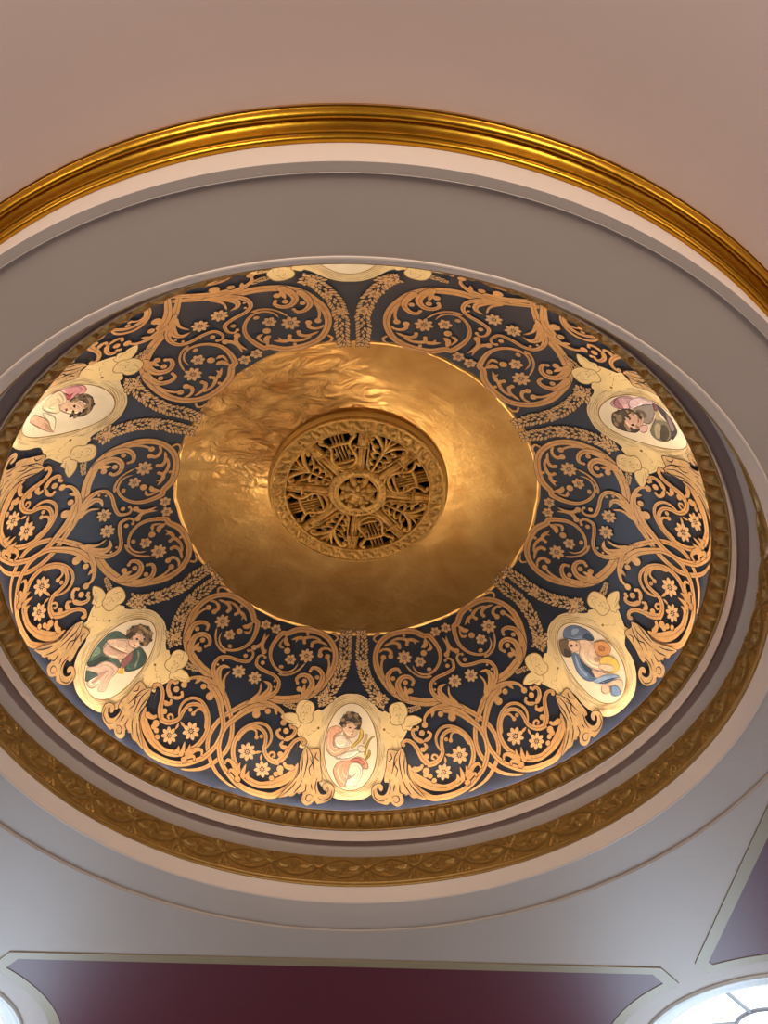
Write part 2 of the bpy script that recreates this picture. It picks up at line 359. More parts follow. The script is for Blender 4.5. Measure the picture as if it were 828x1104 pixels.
# ============================================================ PAINTED DOME ORNAMENT
def catmull(pts,ws,step):
    """pts: list (o,p); ws: width keys spread evenly by arc length. returns dense pts and widths. step in deg-ish metric"""
    P=[np.array(p,float) for p in pts]
    P=[2*P[0]-P[1]]+P+[2*P[-1]-P[-2]]
    out=[]
    for i in range(1,len(P)-2):
        n=max(2,int(np.hypot((P[i+1]-P[i])[0]*.03,(P[i+1]-P[i])[1]*.035)/step))
        for j in range(n):
            t=j/n; a,b,c,d=P[i-1],P[i],P[i+1],P[i+2]
            out.append(.5*((2*b)+(-a+c)*t+(2*a-5*b+4*c-d)*t*t+(-a+3*b-3*c+d)*t**3))
    out.append(P[-2]); return out
PWARP=1.0
def dw(az,p,off=0.0): return dp(az,34.9+(p-34.9)*PWARP,off)
class Paint:
    """collects flat painted shapes lying on the dome, in world space for medallion axis at AX0"""
    def __init__(s): s.mb={}
    def get(s,key): return s.mb.setdefault(key,MB())
    def stroke(s,key,pts,ws,off,grow=0.0,rounded=True,mir=None):
        C=catmull(pts,ws,.022)
        W=[]
        L=[0]
        W3=[dw(AX0-c[0],c[1],off) for c in C]
        for i in range(1,len(W3)): L.append(L[-1]+(W3[i]-W3[i-1]).length)
        T=L[-1]; rows=[]
        for i,c in enumerate(C):
            t=L[i]/T*(len(ws)-1); k=min(int(t),len(ws)-2); wd=ws[k]+(ws[k+1]-ws[k])*(t-k)
            wd=wd*.5
            if rounded:                       # round ends
                e=min(L[i],T-L[i]); 
                if e<wd: wd*=math.sqrt(max(.05,1-(1-e/wd)**2))
            wd+=grow
            p=W3[i]; t3=(W3[min(i+1,len(W3)-1)]-W3[max(i-1,0)]).normalized()
            n=Vector((p.x/A/A,p.y/A/A,(p.z-Z0)/H/H)).normalized(); sd=n.cross(t3).normalized()
            row=[]
            for q in (-1,0,1):
                v=p+sd*wd*q
                # pull back on to the dome surface at this offset
                k2=math.sqrt((v.x/A)**2+(v.y/A)**2+((v.z-Z0)/H)**2)
                k1=math.sqrt((p.x/A)**2+(p.y/A)**2+((p.z-Z0)/H)**2)
                v=Vector((v.x*k1/k2,v.y*k1/k2,Z0+(v.z-Z0)*k1/k2)); row.append(v)
            rows.append(row)
        s.get(key).grid(rows)
    def blob(s,key,c,shape,off):
        """shape: list of (dx,dy) metres around centre c=(o,p); star filled from the centre"""
        o,p=c; r=A*math.sin(R(p)); ds=math.hypot(A*math.cos(R(p)),H*math.sin(R(p)))
        v=[dw(AX0-o,p,off)]
        for dx,dy in shape: v.append(dw(AX0-(o+math.degrees(dx/r)),p+math.degrees(dy/ds),off))
        n=len(shape); s.get(key).add(v,[(0,1+i,1+(i+1)%n) for i in range(n)])
    def poly(s,key,pts,off,g=1.0):
        """arbitrary outline filled with an inner grid so that it follows the dome"""
        P=[Vector((x*.032,y*.036)) for x,y in pts]
        xs=[v.x for v in P]; ys=[v.y for v in P]; st=.035*g; extra=[]
        y=min(ys)
        while y<max(ys):
            x=min(xs)
            while x<max(xs): extra.append(Vector((x,y))); x+=st
            y+=st
        n=len(P); dense=[]; 
        for i in range(n):
            a,b=P[i],P[(i+1)%n]; k=max(1,int((b-a).length/st))
            for j in range(k): dense.append(a+(b-a)*j/k)
        m=len(dense)
        vv,ee,ff,_,_,_=delaunay_2d_cdt(dense+extra,[(i,(i+1)%m) for i in range(m)],[],1,1e-6)
        # output type 1 keeps only triangles inside; drop leftovers
        V3=[dw(AX0-v.x/.032,v.y/.036,off) for v in vv]
        s.get(key).add(V3,[tuple(f) for f in ff])
def circle(r,n=14,sq=1): return [(r*math.cos(2*PI*i/n),r*math.sin(2*PI*i/n)*sq) for i in range(n)]
def smooth_closed(pts,n=4):
    N=len(pts); out=[]
    for i in range(N):
        a,b,c,d=[np.array(pts[(i+k)%N],float) for k in (-1,0,1,2)]
        for j in range(n):
            t=j/n; q=.5*((2*b)+(-a+c)*t+(2*a-5*b+4*c-d)*t*t+(-a+3*b-3*c+d)*t**3)*1.0; out.append((float(q[0]),float(q[1])))
    return out
def petal(L,W,ang,r0=0):
    pts=[(r0,0),(r0+L*.3,W*.42),(r0+L*.62,W*.5),(r0+L*.85,W*.3),(r0+L,0),(r0+L*.85,-W*.3),(r0+L*.62,-W*.5),(r0+L*.3,-W*.42)]
    c,s=math.cos(ang),math.sin(ang); return [(x*c-y*s,x*s+y*c) for x,y in pts]
def cen_shape(sh):
    mx=sum(p[0] for p in sh)/len(sh); my=sum(p[1] for p in sh)/len(sh); return (mx,my),[(x-mx,y-my) for x,y in sh]
def shift(c,d):
    o,p=c; r=A*math.sin(R(p)); ds=math.hypot(A*math.cos(R(p)),H*math.sin(R(p))); return (o+math.degrees(d[0]/r),p+math.degrees(d[1]/ds))
def flower(P,kg,ki,c,r,n,rot,off):
    for i in range(n):
        a=rot+2*PI*i/n; L=r*.80*(1 if i%2==0 or n>6 else .92); W=r*(.46 if n>6 else .62)
        d,sh=cen_shape(petal(L,W,a,r*.2)); P.blob(ki,shift(c,d),[(x*1.22,y*1.22) for x,y in sh],off); P.blob(kg,shift(c,d),sh,off+.0008)
    P.blob(ki,c,circle(r*.24),off+.001); P.blob(kg,c,circle(r*.17),off+.0016); P.blob(ki,c,circle(r*.07),off+.0022)
SCROLL = [['s','inner_spiral',[0.012,0.0241,0.0316,0.0338,0.0346,0.0361,0.0489,0.0602,0.0639,0.0602,0.0564,0.0489,0.0414,0.0414,0.0451,0.0451,0.0338,0.0241,0.018,0.015,0.012],[[24.2,86.44],[25.77,85.55],[28.07,83.42],[29.83,80.51],[31.35,76.8],[32.2,73.27],[32.28,69.58],[31.62,65.89],[30.65,63.44],[29.53,61.53],[27.72,59.06],[25.48,56.9],[23.03,55.3],[20.01,54.59],[18.76,54.36],[16.05,53.42],[13.36,52.08],[10.73,49.67],[8.91,46.91],[7.44,44.13],[6.93,41.46],[7.49,38.9],[9.5,36.6],[12.69,35.31],[16.78,34.99],[20.97,35.58],[24.09,37.37],[25.41,37.5],[26.45,39.56],[26.81,41.78],[26.23,43.77],[24.79,45.54],[22.85,46.74],[21.06,47.24],[22.0,47.79],[20.42,47.73],[18.43,46.85],[16.87,45.35],[15.68,43.51]]],
['s','inner_spiral',[0.0075,0.0135,0.015],[[17.68,43.84],[18.17,45.43],[19.75,46.73],[22.21,47.16]]],
['f','flower',0.0654,[15.84,41.55],8,0.1],
['f','flower',0.0509,[20.13,43.4],6,0.3],
['s','inner_spiral',[0.0165,0.018,0.015,0.0226,0.0241,0.015],[[9.44,40.75],[8.59,42.73],[8.78,45.26],[10.04,47.92],[11.77,50.87],[13.82,52.88]]],
['d','inner_spiral',0.0236,[9.43,40.81]],
['s','inner_spiral',[0.015,0.0301],[[8.31,39.52],[9.3,38.87],[10.94,38.85],[12.06,39.6],[11.76,40.73]]],
['d','inner_spiral',0.0227,[11.76,40.73]],
['s','inner_spiral',[0.015,0.0301],[[10.01,37.92],[11.78,37.5],[13.68,37.41],[15.02,38.0],[14.99,38.78]]],
['d','inner_spiral',0.0163,[14.99,38.78]],
['s','inner_spiral',[0.015,0.0301],[[12.26,37.03],[14.69,36.55],[16.91,36.84],[18.05,37.42],[17.62,38.34]]],
['d','inner_spiral',0.0154,[17.62,38.34]],
['d','inner_spiral',0.0136,[17.4,36.02]],
['s','inner_spiral',[0.0301,0.0271,0.0075],[[17.97,37.11],[20.09,37.61],[22.02,38.47]]],
['s','inner_spiral',[0.0301,0.0045],[[20.15,37.47],[20.36,38.83]]],
['s','inner_spiral',[0.015,0.0376,0.0301],[[24.07,37.81],[23.24,39.56],[21.78,39.91]]],
['d','inner_spiral',0.0272,[21.97,41.44]],
['s','inner_spiral',[0.0075,0.0301],[[24.45,38.62],[24.79,40.65],[23.15,41.02]]],
['d','inner_spiral',0.0163,[21.92,45.81]],
['d','inner_spiral',0.0163,[22.17,45.82]],
['s','inner_spiral',[0.0526,0.0226],[[11.48,50.84],[10.19,47.93],[10.0,45.81],[11.52,44.32],[13.19,44.21],[13.71,45.18]]],
['d','inner_spiral',0.0136,[13.71,45.18]],
['d','inner_spiral',0.02,[11.42,46.55]],
['s','inner_spiral',[0.0602,0.0226],[[14.64,53.17],[12.98,50.72],[12.53,48.2],[14.02,46.57],[15.9,46.71],[16.94,47.96],[16.41,48.94]]],
['d','inner_spiral',0.0145,[16.41,48.94]],
['d','inner_spiral',0.0218,[14.67,48.04]],
['d','inner_spiral',0.0236,[15.57,50.5]],
['s','inner_spiral',[0.015,0.0451],[[14.35,48.91],[14.45,51.72]]],
['s','inner_spiral',[0.015,0.018],[[9.41,34.9],[7.8,35.08],[6.92,35.88],[7.67,36.57]]],
['d','inner_spiral',0.01,[7.67,36.57]],
['s','branch_scroll',[0.0226,0.0376,0.0451,0.0376,0.0301,0.0263,0.0256,0.0271,0.0256,0.0195,0.015],[[27.34,58.4],[24.59,55.94],[22.41,54.31],[21.09,52.03],[21.33,49.71],[23.23,48.47],[25.93,48.12],[28.29,47.59],[29.04,46.81],[29.24,45.29],[28.36,44.45],[27.21,44.67]]],
['d','branch_scroll',0.0182,[27.35,46.27]],
['d','branch_scroll',0.0136,[27.34,44.77]],
['s','bud_stem',[0.0338,0.0256,0.0165,0.012],[[28.48,43.49],[29.65,42.3],[29.75,40.47],[29.3,38.96]]],
['d','bud_stem',0.0236,[28.39,43.46]],
['d','branch_scroll',0.0109,[21.94,51.45]],
['d','branch_scroll',0.0109,[22.47,49.84]],
['s','branch_scroll',[0.0338,0.0451,0.0451,0.0301,0.009],[[25.27,56.6],[23.81,54.55],[22.96,52.52],[23.57,51.09],[25.28,50.79]]],
['s','branch_scroll',[0.0226,0.0256,0.015,0.012],[[26.57,57.11],[25.52,55.25],[25.16,53.5],[25.65,51.54]]],
['f','flower',0.0599,[27.71,50.76],8,0],
['f','flower',0.0472,[28.12,37.12],6,0.2],
['s','circle_scroll',[0.015,0.0271,0.0451,0.0564,0.0564,0.0526,0.0451,0.0376,0.0346,0.0346,0.0376,0.0376,0.0414,0.0451,0.0489,0.0489,0.0451,0.0376,0.0301,0.015],[[17.39,60.32],[17.85,58.42],[19.5,57.0],[21.87,56.53],[24.33,56.94],[22.3,57.07],[24.8,58.35],[26.78,60.42],[28.44,63.53],[29.61,66.39],[29.99,69.92],[29.69,73.62],[29.65,73.86],[28.12,78.73],[26.06,82.13],[23.98,84.64],[21.35,86.16],[18.6,86.43],[16.81,86.07],[14.88,83.32],[13.41,80.37],[12.42,76.88],[11.82,72.86]]],
['d','circle_scroll',0.0263,[17.41,60.73]],
['d','circle_scroll',0.0245,[21.67,58.55]],
['s','circle_scroll',[0.0301,0.006],[[19.96,56.76],[19.42,58.78]]],
['d','circle_scroll',0.0345,[24.11,60.25]],
['s','circle_scroll',[0.0376,0.0301],[[24.46,58.57],[23.47,59.78]]],
['s','circle_scroll',[0.0301,0.0226,0.0075],[[20.14,56.66],[19.88,57.92],[19.45,58.97]]],
['s','circle_scroll',[0.0113,0.0526,0.0714,0.0677,0.0526,0.0451,0.0451,0.0526,0.0526,0.0414,0.0376,0.0346,0.0316,0.0271,0.0256,0.0226,0.0226,0.0195,0.012],[[12.56,72.43],[12.89,74.8],[14.01,77.62],[15.73,80.12],[17.69,81.99],[19.93,83.1],[17.46,81.88],[19.7,82.93],[21.84,82.13],[23.76,80.18],[25.38,77.38],[26.48,73.89],[26.78,70.19],[26.22,66.81],[24.81,64.11],[22.74,62.52],[20.83,62.8],[19.51,64.69],[19.24,67.1],[19.87,69.85]]],
['s','circle_scroll',[0.015,0.0301,0.0301,0.0271,0.0271,0.0338,0.0414,0.0451,0.0376,0.0301,0.0271,0.0195],[[25.93,66.33],[24.25,64.26],[22.33,63.96],[20.8,65.24],[20.28,67.77],[20.23,69.96],[19.35,72.13],[18.0,73.36],[16.56,73.35],[16.7,73.18],[15.59,70.82],[14.88,67.91],[13.98,65.59],[12.68,64.58],[11.6,65.35],[11.89,66.45]]],
['d','circle_scroll',0.0163,[11.93,65.93]],
['s','circle_scroll',[0.0271,0.015],[[26.38,70.01],[25.59,66.73],[24.38,64.91],[23.04,65.08],[22.48,67.04]]],
['d','circle_scroll',0.0182,[22.48,67.04]],
['d','circle_scroll',0.0173,[21.52,66.36]],
['d','circle_scroll',0.0236,[16.59,70.59]],
['s','circle_scroll',[0.015,0.018],[[19.01,71.94],[18.71,70.72],[17.99,70.51],[17.72,71.49],[18.09,71.89]]],
['d','circle_scroll',0.0082,[18.09,71.89]],
['s','circle_scroll',[0.018,0.018],[[15.58,68.43],[16.18,68.57],[16.74,67.98],[16.69,66.71]]],
['d','circle_scroll',0.0091,[16.69,66.71]],
['s','circle_scroll',[0.0376,0.0226],[[16.48,65.98],[14.88,64.4],[14.31,62.56],[14.69,61.61],[15.46,61.76]]],
['d','circle_scroll',0.0109,[15.46,61.76]],
['s','circle_scroll',[0.0301,0.0226],[[16.39,65.61],[17.74,65.05],[18.36,63.81],[17.91,63.0]]],
['d','circle_scroll',0.0127,[17.91,63.0]],
['d','circle_scroll',0.0245,[16.42,63.0]],
['d','circle_scroll',0.0145,[15.67,61.13]],
['s','circle_scroll',[0.0301,0.0226],[[15.26,67.85],[16.23,68.07],[16.92,67.52],[16.66,66.56]]],
['d','circle_scroll',0.0109,[16.66,66.56]],
['f','flower',0.0781,[23.61,72.37],8,0.15],
['f','flower',0.0726,[19.69,76.97],8,0.3],
['s','circle_scroll',[0.0045,0.0226,0.0105],[[20.63,71.06],[21.38,71.58],[22.12,72.11]]],
['s','circle_scroll',[0.0045,0.0195,0.0075],[[20.45,71.72],[20.48,72.87],[20.35,74.18]]],
['s','circle_scroll',[0.0451,0.0301,0.0045],[[23.11,82.24],[23.44,79.83],[23.21,76.44]]],
['s','circle_scroll',[0.0451,0.0301,0.0045],[[24.27,81.05],[24.56,78.65],[24.41,76.46]]],
['s','circle_scroll',[0.0451,0.0301,0.0045],[[21.84,82.13],[22.47,80.68],[22.33,78.61]]],
['s','circle_scroll',[0.0451,0.018],[[24.89,79.64],[25.98,77.46],[27.13,76.99],[27.47,78.48]]],
['d','circle_scroll',0.0109,[27.47,78.48]],
['s','circle_scroll',[0.0451,0.018],[[24.2,81.87],[25.14,80.6],[26.02,80.18],[26.21,81.12]]],
['d','circle_scroll',0.01,[26.21,81.12]],
['d','circle_scroll',0.0272,[24.23,82.85]],
['s','circle_scroll',[0.0526,0.0226],[[13.04,74.25],[14.21,74.5],[15.14,74.13],[15.35,73.53]]],
['d','circle_scroll',0.0145,[15.35,73.53]],
['d','circle_scroll',0.0291,[16.08,75.54]],
['d','circle_scroll',0.0236,[15.93,76.9]],
['d','circle_scroll',0.0218,[16.77,77.62]],
['d','circle_scroll',0.0218,[17.5,79.48]],
['p','acanthus_leaf',[[8.23,67.39],[8.93,66.86],[10.57,67.5],[11.33,66.61],[11.99,68.44],[12.22,71.42],[12.39,75.29],[12.92,78.6],[13.84,81.1],[15.06,84.48],[15.55,86.59],[14.34,85.86],[13.57,85.2],[13.23,85.39],[12.57,84.78],[12.04,83.5],[11.58,83.94],[11.03,83.3],[10.84,83.7],[11.11,85.55],[10.72,87.32],[9.82,88.19],[8.9,87.23],[8.34,85.98],[7.84,87.07],[7.06,86.84],[5.62,85.59],[4.69,83.16],[4.57,80.37],[5.22,78.75],[6.14,78.21],[6.86,79.09],[6.93,80.55],[6.55,81.45],[6.17,80.99],[5.89,80.04],[5.7,80.86],[6.2,82.53],[7.1,82.79],[7.8,81.07],[8.04,78.4],[7.4,78.2],[7.19,77.29],[7.31,75.32],[7.71,72.67],[7.95,70.08]]],
['g','garland',0.0835,[[2.72,34.1],[2.75,37.61],[2.58,41.05],[3.34,44.56],[4.66,47.58],[6.46,50.71],[8.34,52.86],[5.72,51.05],[7.22,52.69],[9.11,54.04]]],
['g','garland',0.0454,[[13.83,55.83],[15.27,55.59],[17.44,55.31]]],
['gf','garland',0.0472,[2.5,42.27]],
['gf','garland',0.0418,[4.59,47.13]],
['gf','garland',0.0418,[6.99,51.51]]]
MED = {'outline':[[-0.15,50.19],[1.99,50.41],[4.08,51.57],[5.63,53.23],[6.77,54.81],[8.22,55.84],[10.14,56.13],[9.91,58.71],[12.37,59.83],[13.14,61.3],[11.98,63.84],[11.08,65.94],[11.38,67.24],[9.89,67.59],[8.46,68.75],[7.86,70.15],[7.51,73.71],[6.49,77.71],[4.99,81.24],[3.01,83.79],[0.52,84.73]],'cherub':[[7.76,55.39],[9.17,56.13],[10.57,58.52],[12.43,59.31],[12.9,61.26],[12.09,63.58],[11.18,65.67],[11.39,67.12],[9.89,67.59],[8.55,68.35],[7.78,66.39],[7.08,63.82],[6.95,59.49]],'wing':[[12.09,58.47],[13.16,57.47],[15.27,57.52],[16.92,59.02],[15.53,60.23],[14.5,60.57],[13.77,61.73],[12.86,61.25],[12.4,61.56],[11.9,60.3]],'head':[[11.84,53.07],[13.15,53.56],[13.75,55.08],[13.68,56.88],[12.92,58.06],[12.43,59.31],[11.19,59.72],[9.86,59.34],[9.31,58.12],[9.55,56.84],[9.26,55.01],[10.04,53.56]],'hairline':[[9.79,56.09],[10.27,54.86],[11.42,54.64],[12.48,55.14],[12.79,56.22]],'oval':[[0.25,65.69],[5.82,65.78],[-0.03,52.98],[0.49,80.7]]}
ACANTH = [[[10.56,67.68],[9.72,69.55],[9.34,72.48],[8.88,75.11]],[[11.19,67.59],[10.64,70.42],[10.72,73.44],[11.0,77.41]],[[8.86,68.18],[9.09,69.84],[8.21,70.85]],[[10.17,70.17],[9.59,72.14],[10.11,73.73],[9.65,76.4]],[[11.94,69.16],[11.58,72.82],[11.65,75.93]],[[12.2,72.55],[12.14,75.63],[12.59,78.12]],[[9.33,79.18],[9.04,81.66]],[[10.36,79.34],[10.38,82.31],[11.48,83.39]],[[12.33,78.89],[13.34,82.05],[15.02,85.6]],[[8.65,84.22],[9.23,83.42],[10.0,83.99],[10.08,85.81],[9.4,86.38],[8.97,85.26]],[[4.97,80.81],[5.3,83.86],[6.74,85.33],[7.87,84.11]],[[8.24,77.01],[8.43,80.31],[8.11,82.83]],[[11.2,78.26],[11.58,80.4],[12.6,83.63]]]
